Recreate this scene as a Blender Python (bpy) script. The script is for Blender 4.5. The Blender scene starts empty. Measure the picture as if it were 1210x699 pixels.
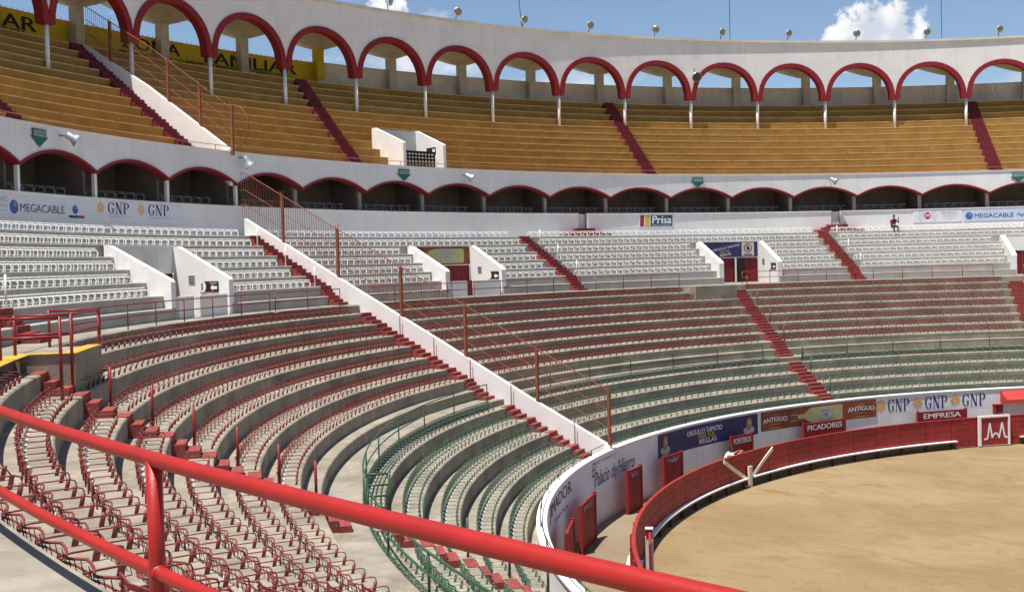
import bpy, math, random
from mathutils import Vector, Matrix
random.seed(11)
S = bpy.context.scene
COL = S.collection
rad, deg, sin, cos, pi = math.radians, math.degrees, math.sin, math.cos, math.pi

# ------------------------------------------------------------------ camera
cam_d = bpy.data.cameras.new('camera'); cam = bpy.data.objects.new('camera', cam_d); COL.objects.link(cam)
cam_d.sensor_fit = 'HORIZONTAL'; cam_d.sensor_width = 36.0; cam_d.lens = 40.924
cam_d.clip_start = 0.05; cam_d.clip_end = 6000
CR = Vector((0.72045264, 0.6930191, -0.02593281)); CU = Vector((-0.00134862, 0.03879386, 0.99924632)); CF = Vector((-0.69350282, 0.71987468, -0.02888376))
CP = Vector((0, -44.0, 9.8))
cam.matrix_world = Matrix(((CR.x, CU.x, -CF.x, CP.x), (CR.y, CU.y, -CF.y, CP.y), (CR.z, CU.z, -CF.z, CP.z), (0, 0, 0, 1)))
S.camera = cam
S.render.resolution_x = 1024; S.render.resolution_y = 591

# ------------------------------------------------------------------ light
SUN_AZ, SUN_EL = 174.0, 72.0          # ring azimuth of the sun, elevation
sv = Vector((-sin(rad(SUN_AZ)) * cos(rad(SUN_EL)), cos(rad(SUN_AZ)) * cos(rad(SUN_EL)), sin(rad(SUN_EL))))
sun_d = bpy.data.lights.new('sun', 'SUN'); sun_d.energy = 4.9; sun_d.angle = rad(0.55); sun_d.color = (1.0, 0.955, 0.89)
sun = bpy.data.objects.new('sun', sun_d); COL.objects.link(sun); sun.rotation_euler = sv.to_track_quat('Z', 'Y').to_euler(); sun.location = (0, 0, 60)

W = bpy.data.worlds.new('World'); S.world = W; W.use_nodes = True
nt = W.node_tree; nt.nodes.clear()
def wn(t, **k):
    n = nt.nodes.new(t)
    for a, b in k.items(): setattr(n, a, b)
    return n
def wl(a, b): nt.links.new(a, b)
def wmath(op, a, b=None, c=None, clamp=False):
    n = wn('ShaderNodeMath', operation=op, use_clamp=clamp)
    for i, x in enumerate((a, b, c)):
        if x is None: continue
        if isinstance(x, (int, float)): n.inputs[i].default_value = x
        else: wl(x, n.inputs[i])
    return n.outputs[0]
wout = wn('ShaderNodeOutputWorld'); wbg = wn('ShaderNodeBackground'); wbg.inputs[1].default_value = 0.088
sky = wn('ShaderNodeTexSky', sky_type='NISHITA'); sky.sun_disc = False
sky.sun_elevation = rad(SUN_EL); sky.sun_rotation = rad(360 - SUN_AZ); sky.altitude = 1500; sky.air_density = 1.0; sky.dust_density = 1.6; sky.ozone_density = 1.2
tc = wn('ShaderNodeTexCoord'); sep = wn('ShaderNodeSeparateXYZ'); wl(tc.outputs['Generated'], sep.inputs[0])
def wnoise(vec, scale, detail, rough=0.55, dist=0.0):
    n = wn('ShaderNodeTexNoise'); n.inputs['Scale'].default_value = scale; n.inputs['Detail'].default_value = detail
    n.inputs['Roughness'].default_value = rough; n.inputs['Distortion'].default_value = dist; wl(vec, n.inputs['Vector']); return n.outputs[0]
sc = wn('ShaderNodeVectorMath', operation='MULTIPLY'); sc.inputs[1].default_value = (1, 1, 2.6); wl(tc.outputs['Generated'], sc.inputs[0])
n1 = wnoise(sc.outputs[0], 5.5, 9, 0.58, 0.3)
n2 = wnoise(sc.outputs[0], 22.0, 6, 0.6)
# loose broken cloud, thicker towards the horizon all the way round
hz = wmath('MULTIPLY_ADD', sep.outputs[2], -2.2, 0.58)
layer = wmath('ADD', wmath('ADD', n1, wmath('MULTIPLY', n2, 0.18)), wmath('MULTIPLY', hz, 0.5))
cover = wmath('MULTIPLY', wmath('SUBTRACT', layer, 0.755), 5.0, clamp=True)
# heaped cumulus: lumps given as directions
lumps = []
def lump(px, py, radius):
    d = (CF + CR * ((px - 605) / 1375.5) - CU * ((py - 349.5) / 1375.5)).normalized(); lumps.append((d, radius))
for a in ((985, 48, .020), (1005, 44, .024), (1025, 36, .028), (1045, 30, .028), (1060, 38, .026), (1074, 50, .018), (1046, 16, .014), (1020, 52, .03), (1055, 52, .03), (460, 10, .016), (445, 14, .014)): lump(*a)
best = None
for d, rr in lumps:
    dt = wn('ShaderNodeVectorMath', operation='DISTANCE'); wl(tc.outputs['Generated'], dt.inputs[0]); dt.inputs[1].default_value = d
    v = wmath('SUBTRACT', 1.0, wmath('DIVIDE', dt.outputs['Value'], rr))
    best = v if best is None else wmath('MAXIMUM', best, v)
n3 = wnoise(tc.outputs['Generated'], 60.0, 8, 0.62)
n4 = wnoise(tc.outputs['Generated'], 26.0, 6, 0.55)
cum = wmath('MULTIPLY', wmath('ADD', best, wmath('MULTIPLY', wmath('SUBTRACT', n3, 0.56), 2.6)), 3.2, clamp=True)
mask = wmath('MAXIMUM', cover, wmath('MULTIPLY', cum, 0.97))
ccol = wn('ShaderNodeMix', data_type='RGBA'); ccol.inputs['A'].default_value = (5.2, 5.6, 6.3, 1); ccol.inputs['B'].default_value = (7.9, 7.9, 7.9, 1)
wl(wmath('MULTIPLY', wmath('SUBTRACT', wmath('ADD', n4, wmath('MULTIPLY', n3, .5)), 0.62), 5.0, clamp=True), ccol.inputs['Factor'])
cmix = wn('ShaderNodeMix', data_type='RGBA'); wl(mask, cmix.inputs['Factor']); wl(sky.outputs[0], cmix.inputs['A']); wl(ccol.outputs['Result'], cmix.inputs['B'])
wl(cmix.outputs['Result'], wbg.inputs[0]); wl(wbg.outputs[0], wout.inputs[0])
S.view_settings.view_transform = 'Standard'; S.view_settings.look = 'None'; S.view_settings.exposure = 0.54; S.view_settings.gamma = 1.0
S.view_settings.use_curve_mapping = False

# ------------------------------------------------------------------ materials
MATS = {}
def mat(name, col, rough=0.8, var=0.12, vscale=1.5, stain=0.0, stain_col=(0.1, 0.09, 0.08), bump=0.0, bscale=30.0, worn=0.0, worn_col=(0.5, 0.47, 0.42), wscale=9.0, spec=0.3, streak=0.0, metal=0.0, tint=0.0):
    m = bpy.data.materials.new(name); m.use_nodes = True; MATS[name] = m
    t = m.node_tree; b = t.nodes['Principled BSDF']; L = t.links.new
    b.inputs['Roughness'].default_value = rough; b.inputs['Metallic'].default_value = metal
    if 'Specular IOR Level' in b.inputs: b.inputs['Specular IOR Level'].default_value = spec
    g = t.nodes.new('ShaderNodeNewGeometry')
    def noise(scale, detail=5, rgh=0.6, vec=None):
        n = t.nodes.new('ShaderNodeTexNoise'); n.inputs['Scale'].default_value = scale; n.inputs['Detail'].default_value = detail; n.inputs['Roughness'].default_value = rgh
        L(vec or g.outputs['Position'], n.inputs['Vector']); return n.outputs[0]
    def ramp(x, lo, hi):
        n = t.nodes.new('ShaderNodeMapRange'); n.inputs[1].default_value = lo; n.inputs[2].default_value = hi; n.clamp = True; L(x, n.inputs[0]); return n.outputs[0]
    def mixc(f, a, bcol, blend='MIX'):
        n = t.nodes.new('ShaderNodeMix'); n.data_type = 'RGBA'; n.blend_type = blend
        if isinstance(f, float): n.inputs['Factor'].default_value = f
        else: L(f, n.inputs['Factor'])
        for k, v in (('A', a), ('B', bcol)):
            if isinstance(v, tuple): n.inputs[k].default_value = (*v[:3], 1)
            else: L(v, n.inputs[k])
        return n.outputs['Result']
    lo = tuple(c * (1 - var) for c in col); hi = tuple(min(1, c * (1 + var)) for c in col)
    c = mixc(ramp(noise(vscale), 0.32, 0.68), lo, hi)
    if tint:
        oi = t.nodes.new('ShaderNodeObjectInfo')
        c = mixc(tint, c, mixc(oi.outputs['Random'], tuple(x * .55 for x in col), tuple(min(1, x * 1.35) for x in col)))
    if stain:
        c = mixc(t_mul(t, ramp(noise(0.7, 7, 0.68), 0.47, 0.66), stain), c, stain_col)
        c = mixc(t_mul(t, ramp(noise(5.0, 6, 0.7), 0.55, 0.75), stain * 0.7), c, stain_col)
    if streak:
        mp = t.nodes.new('ShaderNodeMapping'); mp.inputs['Scale'].default_value = (3.0, 3.0, 0.22); L(g.outputs['Position'], mp.inputs[0])
        c = mixc(t_mul(t, ramp(noise(1.6, 5, 0.65, mp.outputs[0]), 0.54, 0.72), streak), c, stain_col)
    if worn:
        c = mixc(t_mul(t, ramp(noise(wscale, 6, 0.7), 0.56, 0.66), worn), c, worn_col)
    L(c, b.inputs['Base Color'])
    if bump:
        bn = t.nodes.new('ShaderNodeBump'); bn.inputs['Strength'].default_value = bump; bn.inputs['Distance'].default_value = 0.02
        L(noise(bscale, 6, 0.65), bn.inputs['Height']); L(bn.outputs[0], b.inputs['Normal'])
    return m
def t_mul(t, x, k):
    n = t.nodes.new('ShaderNodeMath'); n.operation = 'MULTIPLY'; n.inputs[1].default_value = k; t.links.new(x, n.inputs[0]); return n.outputs[0]

mat('concrete', (0.288, 0.252, 0.194), 0.9, 0.22, 0.9, stain=0.75, stain_col=(0.17, 0.145, 0.115), bump=0.6, bscale=18, streak=0.6, worn=0.45, worn_col=(0.40, 0.365, 0.30), wscale=3.0)
mat('walk_concrete', (0.275, 0.244, 0.195), 0.9, 0.22, 1.3, stain=0.85, stain_col=(0.175, 0.145, 0.105), bump=0.6, bscale=14, worn=0.4, worn_col=(0.36, 0.325, 0.265), wscale=4.0)
mat('white_concrete', (0.38, 0.36, 0.325), 0.9, 0.12, 1.2, stain=0.5, stain_col=(0.28, 0.26, 0.23), bump=0.4, bscale=18, streak=0.4)
mat('white_paint', (0.80, 0.79, 0.77), 0.75, 0.05, 0.6, stain=0.18, stain_col=(0.55, 0.52, 0.48), streak=0.22, bump=0.15, bscale=12)
mat('white_wall', (0.78, 0.77, 0.76), 0.75, 0.05, 0.5, stain=0.22, stain_col=(0.5, 0.48, 0.45), streak=0.3, bump=0.2, bscale=9)
mat('old_white', (0.66, 0.645, 0.61), 0.8, 0.08, 0.8, stain=0.35, stain_col=(0.42, 0.38, 0.33), streak=0.35, bump=0.2, bscale=14)
mat('shell_concrete', (0.60, 0.57, 0.52), 0.9, 0.12, 0.9, stain=0.45, stain_col=(0.26, 0.22, 0.18), streak=0.3, bump=0.3, bscale=9)
mat('back_wall_grey', (0.74, 0.71, 0.67), 0.9, 0.1, 0.8, stain=0.4, stain_col=(0.3, 0.27, 0.23), streak=0.4, bump=0.2)
mat('yellow_paint', (0.60, 0.43, 0.03), 0.8, 0.12, 1.0, stain=0.3, stain_col=(0.36, 0.25, 0.04), streak=0.35)
mat('yellow_edge', (0.50, 0.31, 0.04), 0.75, 0.12, 5.0, worn=0.8, worn_col=(0.45, 0.40, 0.32), wscale=7)
mat('ochre_paint', (0.355, 0.200, 0.046), 0.85, 0.16, 1.1, stain=0.45, stain_col=(0.25, 0.12, 0.035), streak=0.35, bump=0.3, bscale=16)
mat('ochre_worn', (0.62, 0.44, 0.22), 0.9, 0.2, 3.0, worn=0.75, worn_col=(0.34, 0.17, 0.04), wscale=2.2)
mat('step_red', (0.245, 0.045, 0.038), 0.8, 0.18, 3.0, stain=0.35, stain_col=(0.16, 0.04, 0.035), worn=0.75, worn_col=(0.42, 0.22, 0.17), wscale=12, bump=0.3, tint=0.3)
mat('step_red_dark', (0.165, 0.018, 0.028), 0.8, 0.18, 3.0, stain=0.35, stain_col=(0.13, 0.02, 0.03), worn=0.5, worn_col=(0.3, 0.12, 0.1), wscale=12, tint=0.3)
mat('seat_red', (0.205, 0.036, 0.031), 0.5, 0.2, 6.0, worn=0.5, worn_col=(0.2, 0.06, 0.045), wscale=20, spec=0.4)
mat('seat_green', (0.085, 0.150, 0.100), 0.5, 0.2, 6.0, worn=0.4, worn_col=(0.09, 0.10, 0.075), wscale=20, spec=0.4)
mat('seat_white', (0.76, 0.75, 0.72), 0.55, 0.08, 6.0, worn=0.35, worn_col=(0.5, 0.46, 0.4), wscale=20)
mat('seat_grey', (0.42, 0.40, 0.37), 0.6, 0.1, 4.0)
mat('plate_white', (0.40, 0.385, 0.35), 0.7, 0.12, 5.0, worn=0.9, worn_col=(0.44, 0.41, 0.36), wscale=16)
mat('rail_red', (0.34, 0.012, 0.006), 0.42, 0.10, 5.0, worn=0.35, worn_col=(0.42, 0.02, 0.016), wscale=14, spec=0.5, bump=0.12, bscale=60)
mat('pole_red', (0.21, 0.016, 0.016), 0.45, 0.12, 6.0, worn=0.4, worn_col=(0.22, 0.04, 0.03), wscale=20, spec=0.4)
mat('rail_green', (0.035, 0.095, 0.05), 0.45, 0.15, 6.0, worn=0.4, worn_col=(0.08, 0.09, 0.06), wscale=20, spec=0.4)
mat('rust_orange', (0.25, 0.080, 0.042), 0.7, 0.2, 4.0, worn=0.6, worn_col=(0.2, 0.075, 0.04), wscale=12)
mat('wire_rust', (0.22, 0.085, 0.05), 0.7, 0.2, 4.0)
mat('trim_red', (0.235, 0.017, 0.024), 0.7, 0.1, 1.2, stain=0.3, stain_col=(0.2, 0.018, 0.022), streak=0.2)
mat('barrier_red', (0.30, 0.024, 0.023), 0.6, 0.15, 2.0, stain=0.4, stain_col=(0.24, 0.03, 0.026), worn=0.45, worn_col=(0.45, 0.12, 0.09), wscale=6, tint=0.25)
mat('shelter_red', (0.27, 0.016, 0.020), 0.6, 0.12, 2.0, stain=0.3, stain_col=(0.2, 0.018, 0.02), tint=0.15)
mat('cream_wood', (0.70, 0.62, 0.46), 0.7, 0.1, 4.0, worn=0.5, worn_col=(0.45, 0.36, 0.24), wscale=9)
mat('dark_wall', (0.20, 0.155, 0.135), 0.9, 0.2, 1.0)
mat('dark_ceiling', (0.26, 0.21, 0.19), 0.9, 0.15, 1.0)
mat('door_red', (0.16, 0.010, 0.018), 0.6, 0.15, 3.0, streak=0.4, stain_col=(0.09, 0.008, 0.012))
mat('black_void', (0.02, 0.016, 0.015), 0.9, 0.1, 2.0)
mat('banner_white', (0.74, 0.75, 0.79), 0.6, 0.04, 1.0, stain=0.15, stain_col=(0.6, 0.6, 0.62))
mat('banner_blue_pale', (0.52, 0.60, 0.78), 0.6, 0.06, 2.0)
mat('banner_navy', (0.035, 0.032, 0.115), 0.5, 0.25, 1.2)
mat('banner_brown', (0.23, 0.060, 0.030), 0.5, 0.35, 1.0)
mat('navy', (0.03, 0.045, 0.17), 0.6, 0.08, 3.0)
mat('logo_blue', (0.05, 0.13, 0.36), 0.6, 0.2, 6.0)
mat('sun_orange', (0.80, 0.42, 0.09), 0.6, 0.1, 6.0)
mat('print_black', (0.02, 0.02, 0.022), 0.7, 0.15, 4.0, worn=0.3, worn_col=(0.09, 0.07, 0.03), wscale=6)
mat('print_grey', (0.34, 0.34, 0.36), 0.7, 0.1, 4.0)
mat('print_ink', (0.10, 0.10, 0.13), 0.7, 0.15, 4.0, worn=0.4, worn_col=(0.4, 0.4, 0.42), wscale=8)
mat('print_white', (0.80, 0.79, 0.76), 0.65, 0.05, 4.0)
mat('print_red', (0.45, 0.02, 0.04), 0.6, 0.08, 4.0)
mat('print_yellow', (0.70, 0.47, 0.05), 0.6, 0.08, 4.0)
mat('print_teal', (0.03, 0.105, 0.19), 0.6, 0.08, 4.0)
mat('sign_green', (0.02, 0.13, 0.105), 0.5, 0.08, 4.0)
mat('sign_maroon', (0.075, 0.012, 0.02), 0.5, 0.08, 4.0)
mat('bottle_pale', (0.50, 0.47, 0.20), 0.5, 0.12, 5.0)
mat('label_grey', (0.46, 0.46, 0.40), 0.6, 0.12, 5.0)
mat('skin_tan', (0.42, 0.23, 0.15), 0.6, 0.1, 20.0)
mat('cloth_white', (0.70, 0.69, 0.66), 0.85, 0.06, 9.0)
mat('cloth_maroon', (0.15, 0.016, 0.022), 0.9, 0.15, 9.0)
mat('cloth_dark', (0.045, 0.042, 0.05), 0.9, 0.15, 9.0)
mat('hair_dark', (0.022, 0.016, 0.013), 0.7, 0.2, 30.0)
mat('lamp_metal', (0.55, 0.55, 0.54), 0.35, 0.06, 8.0, metal=0.6)
mat('lamp_glass', (0.22, 0.20, 0.17), 0.15, 0.08, 12.0, spec=0.7)
mat('dark_metal', (0.07, 0.065, 0.06), 0.5, 0.1, 8.0)
mat('awning_red', (0.46, 0.045, 0.032), 0.6, 0.08, 3.0)
mat('paper_pale', (0.62, 0.55, 0.40), 0.6, 0.1, 4.0)
mat('shaded_dirty_wood', (0.07, 0.045, 0.032), 0.9, 0.25, 3.0, stain=0.4, stain_col=(0.12, 0.08, 0.05))  # dark tone has the shade and dirt under the foot ledge painted in
mat('column_grey', (0.34, 0.30, 0.27), 0.85, 0.1, 2.0)
mat('grass_far', (0.16, 0.15, 0.08), 0.95, 0.3, 0.05)
# raked sand with hoof marks and damp patches
def sand_mat(name, c0, c1, c2, dark):
    m = mat(name, c0, 0.95, 0.1, 0.35, bump=0.0); t = m.node_tree; b = t.nodes['Principled BSDF']; L = t.links.new
    g = t.nodes.new('ShaderNodeNewGeometry')
    def nz(s, d, r, dist=0.0, sc=(1, 1, 1)):
        mp = t.nodes.new('ShaderNodeMapping'); mp.inputs['Scale'].default_value = sc; mp.inputs['Rotation'].default_value = (0, 0, 0.75); L(g.outputs['Position'], mp.inputs[0])
        n = t.nodes.new('ShaderNodeTexNoise'); n.inputs['Scale'].default_value = s; n.inputs['Detail'].default_value = d; n.inputs['Roughness'].default_value = r; n.inputs['Distortion'].default_value = dist; L(mp.outputs[0], n.inputs['Vector']); return n.outputs[0]
    def rp(x, lo, hi):
        n = t.nodes.new('ShaderNodeMapRange'); n.inputs[1].default_value = lo; n.inputs[2].default_value = hi; n.clamp = True; L(x, n.inputs[0]); return n.outputs[0]
    def mx(f, a, bb):
        n = t.nodes.new('ShaderNodeMix'); n.data_type = 'RGBA'; L(f, n.inputs['Factor'])
        for k, v in (('A', a), ('B', bb)):
            if isinstance(v, tuple): n.inputs[k].default_value = (*v, 1)
            else: L(v, n.inputs[k])
        return n.outputs['Result']
    c = mx(rp(nz(0.16, 6, 0.6, 0.6), 0.40, 0.62), c0, c1)
    c = mx(t_mul(t, rp(nz(0.45, 7, 0.68, 1.0, (1, 2.4, 1)), 0.50, 0.70), 0.75), c, c2)
    c = mx(t_mul(t, rp(nz(2.6, 6, 0.7), 0.56, 0.74), 0.6), c, dark)
    c = mx(t_mul(t, rp(nz(9.0, 5, 0.7), 0.58, 0.72), 0.35), c, c1)
    L(c, b.inputs['Base Color'])
    add = t.nodes.new('ShaderNodeMath'); add.operation = 'ADD'; L(nz(3.2, 6, 0.7), add.inputs[0]); L(nz(14, 4, 0.6), add.inputs[1])
    bn = t.nodes.new('ShaderNodeBump'); bn.inputs['Strength'].default_value = 0.9; bn.inputs['Distance'].default_value = 0.09; L(add.outputs[0], bn.inputs['Height']); L(bn.outputs[0], b.inputs['Normal'])
sand_mat('sand', (0.275, 0.186, 0.089), (0.335, 0.245, 0.128), (0.25, 0.142, 0.055), (0.19, 0.120, 0.052))
sand_mat('alley_dirt', (0.27, 0.205, 0.132), (0.31, 0.245, 0.165), (0.23, 0.17, 0.105), (0.18, 0.13, 0.08))

# ------------------------------------------------------------------ mesh helpers
def P(r, th, z): a = rad(th); return Vector((-r * sin(a), r * cos(a), z))
WLOC = {}
def put(o, name, loc, parent=None):
    o.location = loc if parent is None else Vector(loc) - WLOC[parent.name]
    if parent is not None: o.parent = parent
    COL.objects.link(o); WLOC[o.name] = Vector(loc); return o
def tag(o, label=None, cat=None, group=None, kind=None):
    if label: o['label'] = label
    if cat: o['category'] = cat
    if group: o['group'] = group
    if kind: o['kind'] = kind
    return o
def empty(name, loc, label=None, cat=None, group=None, kind=None, parent=None):
    o = bpy.data.objects.new(name, None); o.empty_display_size = 0.3
    put(o, name, Vector(loc), parent); return tag(o, label, cat, group, kind)
class MB:
    def __init__(s): s.v = []; s.f = []; s.m = []
    def face(s, idx, mi=0): s.f.append(idx); s.m.append(mi)
    def hexa(s, c, mi=0):               # 8 corners: 0-3 bottom loop, 4-7 top loop
        b = len(s.v); s.v += [Vector(x) for x in c]
        for q in ((0, 3, 2, 1), (4, 5, 6, 7), (0, 1, 5, 4), (1, 2, 6, 5), (2, 3, 7, 6), (3, 0, 4, 7)): s.face([b + i for i in q], mi)
        return s
    def box(s, c, ax, ay, az, mi=0):    # centre and three half-axis vectors
        c = Vector(c); return s.hexa([c + ax * i + ay * j + az * k for (i, j, k) in ((-1, -1, -1), (1, -1, -1), (1, 1, -1), (-1, 1, -1), (-1, -1, 1), (1, -1, 1), (1, 1, 1), (-1, 1, 1))], mi)
    def cbox(s, r0, r1, t0, t1, z0, z1, step=1.0, mi=0):    # block curved round the ring axis
        return s.sweep([(r0, z0), (r1, z0), (r1, z1), (r0, z1)], t0, t1, step, mi)
    def sweep(s, prof, t0, t1, step=1.0, mi=0):
        n = max(1, int(math.ceil(abs(t1 - t0) / step))); k = len(prof); b = len(s.v)
        for i in range(n + 1):
            th = t0 + (t1 - t0) * i / n
            for r, z in prof: s.v.append(P(r, th, z))
        for i in range(n):
            for j in range(k):
                a = b + i * k + j; c = b + i * k + (j + 1) % k; s.face([a, c, c + k, a + k], mi)
        s.face([b + j for j in range(k)], mi); s.face([b + n * k + j for j in reversed(range(k))], mi); return s
    def tube(s, pts, rd, sides=6, mi=0, closed=False, cap=True):
        pts = [Vector(p) for p in pts]; n = len(pts); b = len(s.v); up = Vector((0, 0, 1))
        for i, p in enumerate(pts):
            if closed: d = pts[(i + 1) % n] - pts[i - 1]
            else: d = pts[min(i + 1, n - 1)] - pts[max(i - 1, 0)]
            d.normalize(); u = d.cross(up)
            if u.length < 1e-3: u = d.cross(Vector((1, 0, 0)))
            u.normalize(); w = u.cross(d); rr = rd[i] if isinstance(rd, (list, tuple)) else rd
            for q in range(sides):
                a = 2 * pi * q / sides; s.v.append(p + u * (rr * cos(a)) + w * (rr * sin(a)))
        for i in range(n if closed else n - 1):
            for q in range(sides):
                a = b + i * sides + q; c = b + i * sides + (q + 1) % sides; e = b + ((i + 1) % n) * sides
                s.face([a, c, e + (q + 1) % sides, e + q], mi)
        if cap and not closed:
            s.face([b + q for q in reversed(range(sides))], mi); s.face([b + (n - 1) * sides + q for q in range(sides)], mi)
        return s
    def poly(s, pts, mi=0):
        b = len(s.v); s.v += [Vector(p) for p in pts]; s.face(list(range(b, b + len(pts))), mi); return s
    def slab(s, pts, off, mi=0):        # planar outline given thickness
        b = len(s.v); n = len(pts); off = Vector(off); s.v += [Vector(p) for p in pts] + [Vector(p) + off for p in pts]
        s.face([b + i for i in range(n)], mi); s.face([b + n + i for i in reversed(range(n))], mi)
        for i in range(n): j = (i + 1) % n; s.face([b + i, b + n + i, b + n + j, b + j], mi)
        return s
    def lathe(s, prof, o, axis, sides=14, mi=0):
        axis = Vector(axis).normalized(); u = axis.orthogonal().normalized(); w = axis.cross(u); b = len(s.v); o = Vector(o)
        for (rr, h) in prof:
            for q in range(sides): a = 2 * pi * q / sides; s.v.append(o + axis * h + u * (rr * cos(a)) + w * (rr * sin(a)))
        for i in range(len(prof) - 1):
            for q in range(sides): a = b + i * sides + q; c = b + i * sides + (q + 1) % sides; s.face([a, c, c + sides, a + sides], mi)
        s.face([b + q for q in range(sides)], mi); s.face([b + (len(prof) - 1) * sides + q for q in range(sides)], mi); return s
    def mesh(s, name, mats, off=Vector((0, 0, 0)), smooth=False):
        me = bpy.data.meshes.new(name); me.from_pydata([v - off for v in s.v], [], s.f)
        for m in (mats if isinstance(mats, (list, tuple)) else [mats]): me.materials.append(MATS[m])
        if any(s.m): me.polygons.foreach_set('material_index', s.m)
        if smooth: me.polygons.foreach_set('use_smooth', [True] * len(s.f))
        me.update(); return me
    def build(s, name, mats, parent=None, loc=None, smooth=False, **k):
        if loc is None:
            loc = WLOC[parent.name] if parent is not None else base_of(s.v)
        o = bpy.data.objects.new(name, s.mesh(name, mats, Vector(loc), smooth)); put(o, name, Vector(loc), parent); return tag(o, **k)
def base_of(vs):
    xs = [v.x for v in vs]; ys = [v.y for v in vs]; zs = [v.z for v in vs]
    return Vector(((min(xs) + max(xs)) / 2, (min(ys) + max(ys)) / 2, min(zs)))
def arc(r, t0, t1, z, step=1.0):
    n = max(1, int(math.ceil(abs(t1 - t0) / step))); return [P(r, t0 + (t1 - t0) * i / n, z) for i in range(n + 1)]
def ring_frame(th): a = rad(th); return Vector((-sin(a), cos(a), 0)), Vector((-cos(a), -sin(a), 0))   # outward, toward larger azimuth
Zv = Vector((0, 0, 1))
# flat print: outlines and lettering mapped onto a surface by a function (u, v) -> point
def wallmap(r, th0): return lambda u, v: P(r, th0 - deg(u / r), v)
TXT = {}
def text_tris(txt, shear=0.0, bold=0.0, space=1.0):
    key = (txt, shear, bold, space)
    if key not in TXT:
        cu = bpy.data.curves.new('lettering', 'FONT'); cu.body = txt; cu.shear = shear; cu.offset = bold; cu.resolution_u = 3; cu.space_character = space
        o = bpy.data.objects.new('lettering', cu); COL.objects.link(o); bpy.context.view_layer.update()
        me = o.to_mesh(); vs = [(v.co.x, v.co.y) for v in me.vertices]; fs = [list(p.vertices) for p in me.polygons]; o.to_mesh_clear()
        bpy.data.objects.remove(o); bpy.data.curves.remove(cu); TXT[key] = (vs, fs)
    return TXT[key]
def put_text(mb, txt, fmap, u0, u1, v0, v1, mi=0, shear=0.0, bold=0.0, tilt=0.0, bend=0.0, space=1.0):
    vs, fs = text_tris(txt, shear, 0.0, space)
    if not vs: return mb
    x0 = min(v[0] for v in vs); x1 = max(v[0] for v in vs); y0 = min(v[1] for v in vs); y1 = max(v[1] for v in vs); b = len(mb.v)
    for x, y in vs:
        a = (x - x0) / max(1e-6, x1 - x0); c = (y - y0) / max(1e-6, y1 - y0)
        mb.v.append(fmap(u0 + (u1 - u0) * a, v0 + (v1 - v0) * c + tilt * (a - .5) + bend * (1 - (2 * a - 1) ** 2)))
    for f in fs: mb.face([b + i for i in f], mi)
    if bold > 0:
        k = (v1 - v0) * 0.05 * min(2.0, bold / .008); put_text(mb, txt, lambda u, v: fmap(u, v) * .99996, u0 + k, u1 + k, v0, v1, mi, shear, 0.0, tilt, bend, space)
    return mb
def blob(mb, fmap, cu, cv, ru, rv, mi=0, n=14, a0=0): return mb.poly([fmap(cu + ru * cos(a0 + 2 * pi * i / n), cv + rv * sin(a0 + 2 * pi * i / n)) for i in range(n)], mi)
def rect(mb, fmap, u0, u1, v0, v1, mi=0, n=1):
    for i in range(n):
        a = u0 + (u1 - u0) * i / n; c = u0 + (u1 - u0) * (i + 1) / n; mb.poly([fmap(a, v0), fmap(c, v0), fmap(c, v1), fmap(a, v1)], mi)
    return mb

# ------------------------------------------------------------------ ring layout (metres; azimuth 0 = far side, growing to the left)
TH0, TH1 = 16.0, 206.0
R = [(40.87, 7.80), (40.07, 7.35), (39.23, 6.88), (38.39, 6.45), (37.55, 5.99), (36.66, 5.53), (35.81, 5.11)]
LEDGE = (35.37, 4.71); WALK_LO = 4.33
G = [(33.93, 4.09), (33.0, 3.64), (32.05, 3.16), (31.13, 2.67), (30.28, 2.24)]
WALK_HI = 8.15
WR = [(46.95, 11.28), (46.16, 10.82), (45.37, 10.36), (44.58, 9.90), (43.79, 9.44), (43.0, 8.98)]
UP = [(50.55 + .69 * i, 15.45 + .52 * i) for i in range(12)]
ORD = ['first', 'second', 'third', 'fourth', 'fifth', 'sixth', 'seventh', 'eighth', 'ninth', 'tenth', 'eleventh', 'twelfth']
DT, DE = 104.4, 2.156                  # dividing wall: parallel to this radius, set off by DE
def div_th(r, off=0.0): return DT + deg(math.asin((DE + off) / r))
VOM = {'one': (118.2, 123.45), 'two': (90.65, 95.93), 'three': (63.2, 68.4), 'four': (36.4, 41.6)}      # at the front
VOMB = {'one': (116.4, 121.7), 'two': (89.6, 95.0), 'three': (62.5, 67.8), 'four': (35.9, 41.05)}        # at the back
def vth(k, r): f = (r - 42.62) / (45.85 - 42.62); return tuple(VOM[k][i] + (VOMB[k][i] - VOM[k][i]) * f for i in (0, 1))
VCAM = (172.2, 184.0)
def cuts(t0, t1, gaps):
    out = []; a = t0
    for g0, g1 in sorted(gaps):
        if g1 <= a or g0 >= t1: continue
        if g0 > a: out.append((a, g0))
        a = max(a, g1)
    if a < t1: out.append((a, t1))
    return out

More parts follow.
